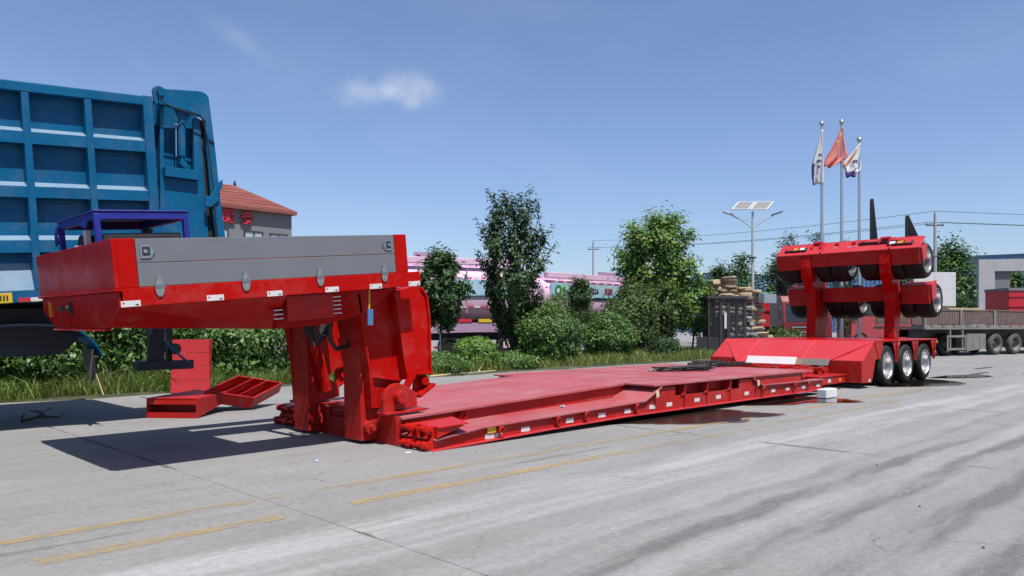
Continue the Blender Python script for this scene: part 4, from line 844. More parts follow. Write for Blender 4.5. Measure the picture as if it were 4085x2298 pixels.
shrub('hedge_shrub', 'shaded hedge shrub behind the tipper trailer at the left edge', 2.0, 18.4, 1.2, .9, .9, 5000, .11, LEAFS, 4, box=2.6)
shrub('round_bush', 'rounded light green bush right of the gooseneck arm', 15.75, 17.5, .68, .55, .52, 5200, .075, LEAFL, 5)
shrub('tall_shrub', 'large dense shrub right of the tall dark tree', 19.75, 18.2, 1.18, 1.08, 1.02, 11000, .095, LEAFS, 6)
shrub('tall_shrub', 'dense shrub under the slender lollipop tree', 23.7, 18.6, 1.02, .95, .9, 8500, .095, LEAFS, 7)
shrub('round_bush', 'small dark ball bush before the rockery', 26.35, 17.8, .60, .47, .45, 5200, .07, LEAFK, 8)
shrub('loose_shrub', 'loose reddish green shrub behind the dense shrubs', 27.6, 20.3, 1.25, 1.5, 1.7, 7500, .11, LEAFM, 9)
shrub('low_shrub', 'low leafy shrub at the foot of the rockery', 36.5, 17.6, 1.1, .55, .75, 3500, .13, LEAFM, 10)
shrub('low_weeds', 'low weedy plants on the verge beside the round bush', 17.0, 17.3, .9, .3, .25, 3000, .08, LEAFS, 12)
shrub('low_weeds', 'low grey green weeds just right of the gooseneck arm', 13.8, 17.0, .9, .34, .28, 3200, .08, LEAFS, 13)
shrub('wispy_shrub', 'wispy shrub in front of the second pink tanker', 23.0, 20.2, 1.1, .75, 2.0, 2600, .09, LEAFM, 14)
tree('tall_dark_tree', 'tallest dark leafy tree with upright limbs in the middle', 18.85, 19.0, 6.0, [(.9, .25), (1.6, .62), (2.4, 1.0), (3.4, 1.3), (4.2, 1.3), (5.0, 1.12), (5.75, .72)], 13500, .14, LEAFK, 21, .085, 46, .8, clump=.075, ntw=6, shoots=.75)
tree('flowering_tree', 'broad bright green tree with pale yellow flower clusters', 30.3, 21.0, 6.6, [(2.0, .6), (2.8, 1.4), (3.9, 1.8), (4.9, 1.8), (5.7, 1.45), (6.35, .7)], 13000, .22, LEAFL, 22, .10, 40, .45, clump=.20, shoots=.5, mats=[LEAFL, LEAFY], flower=.16, aspect=.45)
tree('broadleaf_tree', 'dark broadleaf tree beside the gooseneck arm', 16.1, 19.6, 3.8, [(1.35, .3), (1.9, .75), (2.6, .85), (3.2, .75), (3.7, .3)], 6500, .19, LEAFK, 23, .05, 26, .4, clump=.12, aspect=.36, shoots=.35)
tree('lollipop_tree', 'slender tree with a small round head before the second tanker', 21.9, 18.5, 3.1, [(2.05, .2), (2.35, .46), (2.7, .5), (3.05, .22)], 2600, .11, LEAFK, 24, .03, 18, .25, clump=.10)
tree('young_tree', 'young tree with pale tips tied to a dark stake', 31.0, 19.4, 3.6, [(1.2, .5), (1.9, .95), (2.6, 1.05), (3.2, .8), (3.6, .3)], 4600, .15, LEAFL, 25, .05, 24, .4, clump=.17, mats=[LEAFL, LEAFY], flower=.06)
tree('understorey_tree', 'shaded leafy tree under the flowering tree', 28.9, 19.6, 3.3, [(.9, .5), (1.6, .9), (2.3, 1.0), (3.2, .4)], 4200, .14, LEAFM, 26, .05, 22, .4, clump=.17)
tag(MB().cyl((30.75, 18.9, 0), (30.85, 18.9, 2.3), .035, 8).build('tree_stake', DARKM, None, smooth=True, org=(30.8, 18.9, 0)), 'dark upright stake beside the young tree', 'stake')
FARG = 'trees in front of the far warehouse'
for i, (x, y, z0, z1, r, lab) in enumerate(((50.5, 33.5, 1.5, 6.3, 1.7, 'green poplar just right of the flowering tree'), (52.6, 30.6, 1.5, 6.0, 1.6, 'green poplar left of the solar lamp post'), (54.9, 30.0, 1.5, 6.8, 1.6, 'tallest green poplar left of the solar lamp post'), (57.0, 28.2, 1.5, 6.4, 1.7, 'green poplar right of the solar lamp post'), (58.5, 26.5, 1.5, 6.0, 1.6, 'green poplar partly behind the folded axles'))):
    tree('poplar_tree', lab, x, y, z1, [(z0, .5), (z0 + 1.2, r), (z1 - 2, r * .85), (z1, .2)], 3600, .26, LEAFB, 40 + i, .1, 22, .5, FARG, .3, ntw=4)
tree('grey_leaf_tree', 'blue grey leaved tree left of the folded axles', 38.3, 18.5, 5.0, [(1.4, .3), (2.5, .55), (4, .5), (5, .2)], 1700, .20, LEAFG, 50, .05, 18, .5, None, .17)
for i, (x, y, h, r, lab) in enumerate(((43.0, 20.6, 6.7, .9, 'dark tree top left above the folded axles'), (43.9, 19.2, 6.9, .8, 'dark tree top in the middle above the folded axles'), (45.3, 18.2, 6.5, .8, 'dark tree top behind the flag poles'))):
    tree('dark_tree', lab, x, y, h, [(1.5, .5), (3, r), (5.2, r), (h, .3)], 2600, .17, LEAFK, 60 + i, .07, 26, .6, 'dark trees behind the folded axles', .17)
tree('leafy_tree', 'full green tree left of the grey portal', 77.5, 21.5, 8.8, [(1.2, 1.5), (3, 3.0), (5.5, 2.6), (7.5, 1.8), (8.8, .5)], 7000, .36, LEAFB, 70, .15, 36, .4, None, .42)
tree('leafy_tree', 'lower dark green tree left of the portal tree', 74.0, 24.6, 6.6, [(.6, 1.2), (2.2, 2.2), (4.5, 1.8), (6.2, .6)], 4500, .34, LEAFK, 71, .12, 28, .4, None, .4)
tree('leafy_tree', 'green tree seen through the portal opening', 81.5, 17.6, 6.6, [(1, 1.3), (3, 2.4), (5, 2.0), (6.6, .6)], 4500, .34, LEAFB, 72, .12, 28, .4, None, .4)
tree('leafy_tree', 'green tree showing above the second tanker', 58.0, 43.0, 5.2, [(1, .9), (3, 1.6), (5.1, .5)], 1800, .32, LEAFB, 73, .1, 18, .4, None, .35)
# ------------------------------------------------------------------ pink tankers
def tanker(label, o, ang, length, ztop, zbot, name='tank_truck'):
    c, s = math.cos(ang), math.sin(ang)
    X = lambda u, v, z: (o[0] + u * c - v * s, o[1] + u * s + v * c, z)        # v = 0 is the near side, v grows away
    rt_ = root(name, (o[0], o[1], 0), label, 'tanker', 'pink tank trucks behind the planting strip')
    zc, hh, hw = (ztop - .27 + zbot) / 2, (ztop - .27 - zbot) / 2, 1.22
    sec = []
    for k in range(32):
        a = 2 * math.pi * k / 32; ca_, sa_ = math.cos(a), math.sin(a)
        sec.append((hw * math.copysign(abs(ca_) ** .72, ca_) + hw + .02, zc + hh * math.copysign(abs(sa_) ** .72, sa_)))
    rings = [(-length, .80), (-length + .12, .97), (-length + .3, 1.0), (-.3, 1.0), (-.12, .97), (0, .80)]
    m = MB(X); vs = []; n = len(sec)
    for u, f in rings: vs += [(u, (p[0] - hw - .02) * f + hw + .02, (p[1] - zc) * f + zc) for p in sec]
    m.add(vs, [(i * n + k, i * n + (k + 1) % n, (i + 1) * n + (k + 1) % n, (i + 1) * n + k) for i in range(len(rings) - 1) for k in range(n)] + [tuple(range(n)), tuple(range((len(rings) - 1) * n, len(rings) * n))])
    m.build('tank', PURP, rt_, smooth=True)
    MB(X).box(-length + .4, -.4, .15, .42, ztop - .26, ztop).build('coaming', PURP, rt_, bevel=.02); MB(X).box(-length + .4, -.4, 2.0, 2.3, ztop - .26, ztop).build('coaming', PURP, rt_, bevel=.02)
    for k in range(3):
        u = -length * (.25 + .25 * k); MB(X).cyl((u, 1.2, ztop - .27), (u, 1.2, ztop + .10), .22, 14).build('manhole', PURP, rt_, smooth=True)
    MB(X).box(-length * .55, -length * .55 + 1.6, .5, .56, ztop, ztop + .22).build('top_guard', PURPD, rt_)
    for u in (-length * .33, -length * .66): MB(X).box(u, u + .05, -.005, .06, zbot + .3, ztop - .45).build('tank_seam', PURPD, rt_)
    for u in (-.62, -.98): MB(X).cyl((u, -.06, zbot - .3), (u, .10, ztop - .02), .018, 6).build('ladder_rail', STEEL, rt_)
    for k in range(7): MB(X).cyl((-.98, -.05 + .018 * k, zbot - .1 + k * .34), (-.62, -.05 + .018 * k, zbot - .1 + k * .34), .013, 6).build('ladder_rung', STEEL, rt_)
    for u in (-length * .45, -length * .52, -length * .59): MB(X).cyl((u, .05, 1.25), (u, .4, 1.25), .09, 10).build('outlet_valve', STEEL, rt_)
    MB(X).box(-length + .2, -.2, .9, 1.6, .75, zbot + .05).build('chassis', DARKM, rt_)
    MB(X).prism([(-length + .5, .55), (-length * .62, .55), (-length * .60, .85), (-length * .52, 1.05), (-length * .30, 1.1), (-.4, 1.1), (-.4, 1.5), (-length + .5, 1.5)], 'y', .08, .14).build('side_skirt', PURPD, rt_)
    for u in (-1.2, -2.5, -3.8):
        if u < -length + 1: break
        MB(X).lathe([(.06, 0), (.05, .28), (.0, .3), (-.02, .42), (.03, .5), (.25, .5), (.28, .42), (.28, .3)], X(0, 0, 0) and (u, .2, .5), (0, 1, 0), 24).build('wheel', TYRE, rt_, smooth=True)
    for k, (u, mm) in enumerate(((-1.1, SIGN), (-2.0, YEL), (-2.9, SIGN), (-4.2, YEL))): MB(X).box(u - .6, u, .05, .09, 1.52, 1.66).build('marker_strip', mm, rt_)
    return rt_, X, zc, hw
SKYB = mat('banner_sky_print', (.30, .52, .66), .45, var=.10, vscale=.8, col2=(.55, .68, .72), m2=(.4, .7), s2=.6)
HILLG = mat('banner_green_print', (.03, .20, .10), .5, var=.2)
INK = mat('banner_ink', (.03, .04, .10), .5); INKR = mat('banner_red_ink', (.35, .05, .05), .5); LEAFG2 = mat('emblem_green', (.03, .22, .06), .5, var=.2); LIMEP = mat('emblem_lime', (.22, .50, .06), .5)
def banner(rt_, X, u0, u1, z0, z1):
    bn = MB(X).box(u0, u1, -.03, .04, z0, z1).build('banner', SKYB, rt_)
    pts = [(u0, z0 - .002)] + [(u0 + (u1 - u0) * k / 14, z0 + .05 + .05 * math.sin(k * 1.3) + .03 * math.sin(k * 2.9)) for k in range(15)] + [(u1, z0 - .002)]
    MB(X).prism(pts, 'y', -.036, -.0305).build('banner_hills', HILLG, bn)
    for i, mm in ((0, SIGN), (1, WHITE)):
        b = MB(X); u = u0 + .15 * i * 2
        while u < u1: b.box(u, u + .17, -.035, .03, z1 + .03, z1 + .09); u += .62
        o = b.build('reflective_dash', mm, bn); o['kind'] = 'stuff'
    return bn
d1 = R(-22)
t1, X1, zc1, _ = tanker('pink tank truck with a pale blue banner right of the gooseneck arm', (24.3, 23.1), d1, 9.6, 4.22, 1.6)
b1 = banner(t1, X1, -6.2, -.7, 2.62, 3.32)
rr = Vector((math.cos(d1), math.sin(d1), 0))
text('banner_text', '安全 便捷', .30, facing(X1(-4.15, -.045, 2.86), rr), INK, b1, .004, .004)
for k, m in ((0, SIGN), (1, WHITE)):
    bb = MB(X1); u = -5.6 + .3 * k
    while u < -.8: bb.box(u, u + .28, .0, .05, 2.14, 2.2); u += .62
    o = bb.build('reflective_dash', m, t1); o['kind'] = 'stuff'
t2, X2, zc2, _ = tanker('pink tank truck with dark lettering and a green globe on its banner', (36.8, 24.5), 0, 10.4, 3.92, 1.6)
b2 = banner(t2, X2, -9.95, -.5, 2.70, 3.42)
text('banner_text', '2026', .38, facing(X2(-6.8, -.045, 3.08), (1, 0, 0)), INK, b2, .004, .01)
text('banner_text', '新型', .34, facing(X2(-5.6, -.045, 3.08), (1, 0, 0)), INKR, b2, .004, .008)
text('banner_text', '轻量化', .34, facing(X2(-4.2, -.045, 3.08), (1, 0, 0)), INK, b2, .004, .008)
text('banner_text', '绿', .40, facing(X2(-8.5, -.045, 3.06), (1, 0, 0)), INK, b2, .004, .004)
MB(X2).cyl((-9.45, -.046, 3.06), (-9.45, -.03, 3.06), .25, 24).build('globe_emblem', LEAFG2, b2)
MB(X2).prism([(-9.6, 3.05), (-9.48, 3.18), (-9.35, 3.1), (-9.4, 2.95), (-9.55, 2.92)], 'y', -.052, -.047).build('emblem_land', WHITE, b2)
for u, z in ((-9.12, 3.02), (-9.05, 3.18)): MB(X2).prism([(u, z - .22), (u + .12, z), (u + .02, z + .22), (u - .10, z)], 'y', -.05, -.031).build('emblem_leaf', LIMEP, b2)
# striped step frame and green fence posts in front of the tankers
sf = root('step_frame', (15.3, 19.7, 0), 'white tubular step frame with red and white stripes by the gooseneck arm', 'steps')
for dx in (0, .62):
    MB().tube([(15.05 + dx, 20.1 - dx * .6, .1), (15.05 + dx, 20.1 - dx * .6, 1.15), (15.12 + dx, 20.0 - dx * .6, 1.25), (15.3 + dx, 19.9 - dx * .6, 1.25), (15.38 + dx, 19.85 - dx * .6, 1.1), (15.38 + dx, 19.85 - dx * .6, .1)], .022, 7).build('side_rail', WHITEP, sf, smooth=True)
for z in (.2, .62): MB().obox((15.05, 20.08, z), (.98, -.62, 0), (.02, .03, 0), (0, 0, .09)).build('tread', WHITEP, sf)
for k in range(4): MB().obox((15.08 + k * .25, 20.045 - k * .158, .625), (.11, -.07, 0), (.0, -.006, 0), (0, 0, .08)).build('stripe', SIGN, sf)
for i, (x, y, lab) in enumerate(((16.45, 20.0, 'green fence post just right of the white step frame'), (8.9, 21.0, 'green fence post behind the hedge shrub'), (29.5, 22.2, 'green fence post under the flowering tree'))):
    tag(MB().box(x, x + .06, y, y + .06, 0, 1.9).build('fence_post', GREENP, None, bevel=.005, org=(x, y, 0)), lab, 'post', 'green fence posts')
wc = root('warning_card', (21.4, 22.0, .45), 'small white triangle card low under the first tanker', 'sign')
MB().box(21.3, 21.65, 21.98, 22.0, .5, .85).build('card', WHITE, wc); MB().prism([(21.38, .58), (21.58, .58), (21.48, .8)], 'y', 21.97, 21.979).build('triangle', SIGN, wc)

# ------------------------------------------------------------------ grey office building with red roof
GB = root('office_building', (22, 58, 0), 'grey office block with red hipped roof and red characters behind the tipper', 'building')
MB().box(2, 29.9, 54.5, 66, 0, 9.9).build('wall', WALLG, GB)
MB().add([(1.4, 54.0, 9.9), (30.1, 54.0, 9.9), (30.1, 66.5, 9.9), (1.4, 66.5, 9.9), (1.4, 54.0, 10.15), (30.1, 54.0, 10.15), (30.1, 66.5, 10.15), (1.4, 66.5, 10.15), (5, 59.5, 12.6), (27.6, 59.5, 12.6)], [(3, 2, 1, 0), (0, 1, 5, 4), (1, 2, 6, 5), (2, 3, 7, 6), (3, 0, 4, 7), (4, 5, 9, 8), (5, 6, 9), (6, 7, 8, 9), (7, 4, 8)]).build('roof', ROOFR, GB)
rf_ = [o for o in GB.children if o.name.startswith('roof')][0]
for k in range(7):
    z = 10.2 + k * .36; y = 54.02 + (z - 10.15) * 2.24; MB().box(1.6 + (z - 10.15) * 1.4, 29.9 - (z - 10.15) * 1.25, y, y + .14, z - .02, z + .06).build('tile_course', ROOFR, rf_)
MB().prism([(27.55, 12.6), (27.75, 12.6), (27.62, 12.98)], 'y', 59.4, 59.6).build('ridge_finial', DARKM, rf_)
for (x0, x1, z0, z1) in ((18.5, 20.7, 6.9, 8.45), (22.6, 24.8, 6.9, 8.45), (26.0, 27.5, 6.9, 8.42), (28.05, 29.55, 6.9, 8.38)):
    f = MB(); f.box(x0, x1, 54.38, 54.5, z1 - .08, z1); f.box(x0, x1, 54.38, 54.5, z0, z0 + .08); f.box(x0, x0 + .08, 54.38, 54.5, z0 + .08, z1 - .08); f.box(x1 - .08, x1, 54.38, 54.5, z0 + .08, z1 - .08); f.box(x0 + .72, x0 + .80, 54.38, 54.5, z0 + .08, z1 - .08)
    fw = f.build('window', DARKM, GB); MB().box(x0 + .08, x1 - .08, 54.44, 54.48, z0 + .08, z1 - .08).build('pane', GLASS, fw)
for ch, x in (('服', 24.75), ('务', 26.2)): text('sign_character', ch, 1.0, facing((x, 54.38, 9.32 - (x - 24) * .02), (1, 0, 0)), SIGN, GB, .08, .03)

# ------------------------------------------------------------------ warehouses
def warehouse(label, x0, x1, y0, y1, z, m, face):
    rt_ = root('warehouse', ((x0 + x1) / 2, (y0 + y1) / 2, 0), label, 'warehouse')
    b = MB(); b.box(min(x0, x1), max(x0, x1), min(y0, y1), max(y0, y1), 0, z); b.build('wall', m, rt_)
    rib = MB(); k = 0
    if face == 'x':
        y = y0
        while y < y1: rib.box(x0 - .12, x0, y, y + .25, 0, z - .01); y += .75
    o = rib.build('cladding_rib', m, rt_); o['kind'] = 'stuff'
    MB().prism([(y0 - .5, z), (y1 + .5, z), ((y0 + y1) / 2, z + .5)], 'x', x0 - .3, x1 + .5).build('roof', mat('roof_sheet_blue', (.06, .12, .26), .5), rt_)
    return rt_
warehouse('long low blue corrugated warehouse right of the folded axles', 146, 230, 10, 72, 12.6, CORR, 'x')
warehouse('far blue warehouse roof above the poplars', 132, 230, 74, 115, 11.4, CORR, 'x')

# ------------------------------------------------------------------ poles, lamps, flags, wires
def lamp_post(label, x, y, h, s=1., group='solar lamp posts'):
    rt_ = root('solar_lamp_post', (x, y, 0), label, 'lamp post', group); r = Vector((.7105, -.7037, 0)); f = Vector((.7037, .7105, 0)); P0 = Vector((x, y, 0))
    MB().cyl((x, y, 0), (x, y, h * .98), .085 * s, 12, r1=.05 * s).build('pole', POLE, rt_, smooth=True); MB().cyl((x, y, h * .66), (x, y, h * .66 + .06), .17 * s, 12).build('collar', DARKM, rt_)
    for sg in (-1, 1):
        a = P0 + Vector((0, 0, h * .86)); tip = a + r * (sg * .95 * s) + Vector((0, 0, .62 * s)); MB().tube([a, a + r * sg * .3 * s + Vector((0, 0, .25 * s)), a + r * (sg * .62 * s) + Vector((0, 0, .46 * s)), tip], .03 * s, 7).build('arm', POLE, rt_, smooth=True)
        MB().tube([a + Vector((0, 0, .3 * s)), a + r * sg * .35 * s + Vector((0, 0, .42 * s)), a + r * (sg * .62 * s) + Vector((0, 0, .46 * s))], .018 * s, 6).build('brace', POLE, rt_)
        MB().obox(tip - r * sg * .05 - f * .10 * s, r * (sg * .48 * s) + Vector((0, 0, .16 * s)), f * .22 * s, Vector((0, 0, .07 * s))).build('lamp_head', DARKM if sg > 0 else POLE, rt_, bevel=.015)
    top = P0 + Vector((0, 0, h)); sun_t = Vector((-.25, -.45, 0))
    for k, sg in enumerate((-1, 1)):
        c0 = top + r * (sg * .43 * s) - r * .40 * s; 
        tv = r * .42 * s + f * .34 * s + Vector((0, 0, .40 * s)); c0 = c0 - tv * .5 + Vector((0, 0, .12)); pn = MB().obox(c0, r * .80 * s, tv, Vector((-.02, -.02, .03))).build('solar_panel', WHITEP, rt_, bevel=.004)
        MB().obox(c0 + r * .05 * s + tv * .06 + Vector((-.021, -.021, .0315)), r * .70 * s, tv * .88, Vector((-.004, -.004, .006))).build('solar_cells', mat('solar_cells', (.13, .135, .145), .35, var=.1), pn)
    return rt_
lamp_post('twin arm solar lamp post with two tilted panels above the rockery', 33.33, 17.65, 6.85)
lamp_post('solar lamp post half hidden behind the upper folded wheel', 60.5, 19.1, 6.45, 1.1)
def flagpole(x, y, h, label):
    rt_ = root('flag_pole', (x, y, 0), label, 'flag pole', 'steel flag poles'); MB().cyl((x, y, 0), (x, y, h - .2), .10, 12, r1=.065).build('pole', ALU, rt_, smooth=True)
    MB().lathe([(-.14, 0), (-.12, .07), (-.06, .125), (0, .14), (.06, .125), (.12, .07), (.14, 0)], (x, y, h - .05), (0, 0, 1), 16).build('finial_ball', ALU, rt_, smooth=True)
flagpole(41.57, 17.94, 12.45, 'steel flag pole with the left white flag'); flagpole(42.34, 17.18, 12.53, 'steel flag pole with the red flag'); flagpole(43.02, 16.5, 11.58, 'steel flag pole with the right white flag')
def flag(label, x, y, ztop, outline, m, extra, seed):
    rr_ = Vector((.7105, -.7037, 0)); ff = Vector((.7037, .7105, 0)); o = Vector((x, y, ztop)); rt_ = root('flag', tuple(o), label, 'flag', 'flags hanging on the steel poles'); rnd = random.Random(seed)
    nz, nx = 18, 10; vs = []
    for i in range(nz + 1):
        t = i / nz; L_, Rr_ = np.interp(t, [p[0] for p in outline], [p[1] for p in outline]), np.interp(t, [p[0] for p in outline], [p[2] for p in outline]); Hh = outline[-1][3] if len(outline[-1]) > 3 else 2.0
        for j in range(nx + 1):
            s_ = j / nx; p = o + rr_ * (L_ + (Rr_ - L_) * s_) + ff * (.10 * math.sin(s_ * 13 + t * 3 + seed) * (.3 + t) - .08) + Vector((0, 0, -t * Hh - .05 * math.sin(s_ * 6 + seed) * t)); vs.append(p)
    fs = [(i * (nx + 1) + j, i * (nx + 1) + j + 1, (i + 1) * (nx + 1) + j + 1, (i + 1) * (nx + 1) + j) for i in range(nz) for j in range(nx)]
    b = MB().add(vs, fs); ob = b.build('cloth', m, rt_, smooth=True); sd = ob.modifiers.new('thick', 'SOLIDIFY'); sd.thickness = .006
    for i0, i1, j0, j1, mm in extra:
        ob.data.materials.append(mm); k = len(ob.data.materials) - 1
        for i in range(i0, i1):
            for j in range(j0, j1): ob.data.polygons[i * nx + j].material_index = k
    return rt_
FW = mat('flag_white_cloth', (1.1, 1.1, 1.12), .8, transl=.3, tcol=(.6, .6, .62)); FR = mat('flag_red_cloth', (1.0, .36, .31), .8, transl=.35, tcol=(1.1, .42, .34)); FY = mat('flag_yellow', (.80, .62, .20), .8); FP = mat('flag_purple', (.13, .07, .30), .8); FO = mat('flag_orange', (.68, .25, .10), .8); FI = mat('flag_ink', (.12, .12, .2), .8)
flag('white flag with purple corner drooping on the left pole', 41.57, 17.94, 12.05, [(0, -.02, .04), (.35, -.32, .06), (.65, -.58, .06), (.85, -.6, .05), (1, -.55, .0, 3.0)], FW, ((11, 15, 0, 3, FP), (14, 18, 0, 2, FP), (8, 9, 5, 8, FI), (10, 11, 4, 8, FI), (12, 13, 5, 7, FI)), 1)
flag('red flag with yellow stars drooping on the middle pole', 42.34, 17.18, 12.2, [(0, -.02, .04), (.3, -.35, .08), (.6, -.65, .22), (.75, -.85, .34), (.85, -.95, .05), (1, -.98, -.55, 2.2)], FR, ((2, 4, 3, 8, FY), (6, 7, 2, 4, FY)), 4)
flag('white and orange flag drooping on the right pole', 43.02, 16.5, 11.3, [(0, -.02, .04), (.3, -.45, .06), (.6, -.95, .06), (.75, -.85, .06), (.85, -.8, -.2), (1, -.8, -.3, 1.85)], FW, ((3, 12, 1, 3, FO), (15, 18, 0, 10, FP), (9, 11, 5, 8, FI)), 7)
def upole(label, x, y, h):
    rt_ = root('utility_pole', (x, y, 0), label, 'utility pole', 'concrete utility poles'); MB().cyl((x, y, 0), (x, y, h), .17, 10, r1=.10).build('pole', CONC, rt_, smooth=True)
    MB().obox((x - .5, y + .5, h - 1.0), (1.0, -1.0, 0), (.06, .06, 0), (0, 0, .1)).build('crossarm', DARKM, rt_)
    for k in (-.45, .0, .45): MB().cyl((x + k, y - k, h - .9 + (.9 if k == 0 else 0)), (x + k, y - k, h - .72 + (.9 if k == 0 else 0)), .05, 8).build('insulator', CONC, rt_)
upole('utility pole right of the folded axles', 67.85, 20.06, 10.4); upole('far utility pole above the second tanker', 77.87, 63.62, 12.2)
WIRE = mat('wire', (.03, .03, .035), .5)
for i, (k, dz, lab) in enumerate(((-.45, -.72, 'left lower'), (0, .18, 'top'), (.45, -.72, 'right lower'))):
    a, b_ = Vector((67.85 + k, 20.06 - k, 10.4 + dz)), Vector((77.87 + k, 63.62 - k, 12.2 + dz)); c_ = Vector((140, -20, 12 + dz))
    pts = [a.lerp(b_, t / 10) - Vector((0, 0, 4 * .5 * (t / 10) * (1 - t / 10))) for t in range(11)]
    tag(MB().tube(pts[::-1] + [a.lerp(c_, t / 6) - Vector((0, 0, 4 * .3 * (t / 6) * (1 - t / 6))) for t in range(1, 7)], .022, 4).build('power_line', WIRE, None, org=tuple(a)), 'thin %s overhead power line strung between the utility poles' % lab, 'wire', 'overhead power lines')

# ------------------------------------------------------------------ rockery and dark booth
RK = root('rockery', (33.5, 18.3, 0), 'stacked sandstone rockery behind the dark booth', 'rockery')
rnd = random.Random(9); rv = Vector((.7105, -.7037, 0)); fv = Vector((.7037, .7105, 0))
stones = []
base_ = [(-2.0, 2.55, 1.0, .18), (-1.35, 2.45, .8, .22), (-.55, 2.35, 1.1, .26), (.25, 2.30, .7, .24), (.75, 2.6, .8, .30), (1.35, 2.55, .7, .25), (-1.9, 2.80, .9, .16), (-1.55, 2.98, 1.0, .22), (-.65, 2.66, 1.0, .2), (-.5, 2.9, .95, .18), (-1.55, 3.22, .62, .30), (-.45, 3.1, .8, .14), (-.4, 3.26, .75, .14), (-.42, 3.42, .72, .13), (-.4, 3.56, .78, .10), (.85, 2.95, .9, .22), (1.5, 2.85, .6, .18), (1.55, 2.0, .95, .22), (1.45, 1.7, .9, .16), (1.65, 1.45, .95, .2), (1.55, 1.15, .85, .18), (1.7, .85, 1.0, .22), (1.9, .55, 1.3, .24), (2.4, .62, .7, .3), (1.5, 2.25, .8, .2), (-2.2, 2.3, .6, .18), (.2, 2.6, .6, .2)]
for (u, z, w, h) in base_: stones.append((u, z, w, h, STONE))
for r_ in range(9):
    for k in range(7): stones.append((-2.2 + k * .52 + (.22 if r_ % 2 else 0) + rnd.uniform(-.05, .05), .05 + r_ * .25, .56, .24, STONEG))
for (u, z, w, h, m) in stones:
    c = Vector((33.0, 18.35, 0)) + rv * (u * .64 - .05) + fv * rnd.uniform(-.12, .15); w2, dp = w * .42, rnd.uniform(.35, .55); a = rnd.uniform(-.2, .2); ring = 10; vs = []
    for zz, f in ((0, .86), (.35, 1.0), (.75, 1.0), (1, .84)):
        for k in range(ring):
            t = 2 * math.pi * k / ring + a; q = rnd.uniform(.9, 1.07); p = c + rv * (w2 * f * q * math.copysign(abs(math.cos(t)) ** .6, math.cos(t))) + fv * (dp * f * q * math.copysign(abs(math.sin(t)) ** .6, math.sin(t))); vs.append((p.x, p.y, z + zz * h * 1.04 + rnd.uniform(-.02, .02)))
    MB().add(vs, [(i * ring + k, i * ring + (k + 1) % ring, (i + 1) * ring + (k + 1) % ring, (i + 1) * ring + k) for i in range(3) for k in range(ring)] + [tuple(range(ring))[::-1], tuple(range(3 * ring, 4 * ring))]).build('stone', m, RK, smooth=True)
BT = root('glazed_booth', (30.6, 17.4, 0), 'dark steel framed booth with smoky glass before the rockery', 'booth')
def bo(u, v, z): p = Vector((30.45, 17.65, 0)) + rv * u + fv * v; return (p.x, p.y, z)
for u in (-.05, .28, 1.0):
    for v in (0, 1.2): MB(bo).box(u, u + .14, v, v + .12, 0, 2.55).build('post', DARKM, BT, bevel=.006)
MB(bo).box(-.62, 1.2, -.08, 1.4, 2.55, 2.68).build('roof', DARKM, BT, bevel=.01); MB(bo).box(.45, .99, .02, .08, 2.3, 2.54).build('lintel', DARKM, BT)
MB(bo).box(-.56, -.48, 0, .1, 0, 2.55).build('post', DARKM, BT)
def glassy():
    m = bpy.data.materials.new('smoky_glass'); m.use_nodes = True; t = m.node_tree; p = t.nodes['Principled BSDF']; p.inputs['Base Color'].default_value = (.02, .022, .024, 1); p.inputs['Roughness'].default_value = .08; p.inputs['Alpha'].default_value = .30
    n = t.nodes.new('ShaderNodeTexNoise'); n.inputs['Scale'].default_value = 3; r = t.nodes.new('ShaderNodeMapRange'); r.inputs['To Min'].default_value = .05; r.inputs['To Max'].default_value = .14; t.links.new(n.outputs[0], r.inputs['Value']); t.links.new(r.outputs[0], p.inputs['Roughness']); return m
SMK = glassy()
MB(bo).box(-.47, -.06, .05, .07, .9, 2.5).build('pane', SMK, BT); MB(bo).box(-1.05, -.06, .04, .09, .05, .88).build('lower_panel', mat('dark_mesh_panel', (.03, .031, .03), .5, var=.3), BT); MB(bo).box(.43, .99, .05, .07, .1, 2.28).build('pane', SMK, BT); MB(bo).box(.15, .27, .05, .07, .1, 2.5).build('pane', SMK, BT)
MB(bo).box(.16, .26, -.02, .04, 1.25, 1.95).build('notice', WHITE, BT)
tag(MB().box(33.2, 34.4, 17.0, 17.3, 2.42, 2.86).build('metal_cabinet', STEEL, None, bevel=.01, org=(33.8, 17.1, 2.42)), 'pale metal cabinet set among the stones of the rockery', 'cabinet')
tag(MB().lathe([(0, 0), (.0, .14), (.16, .13), (.18, .05), (.34, .05), (.36, .0)], (31.9, 16.9, .62), (0, 0, 1), 12).build('gas_bottle', GREENP, None, smooth=True, org=(31.9, 16.9, .62)), 'small green bottle seen through the booth', 'bottle')

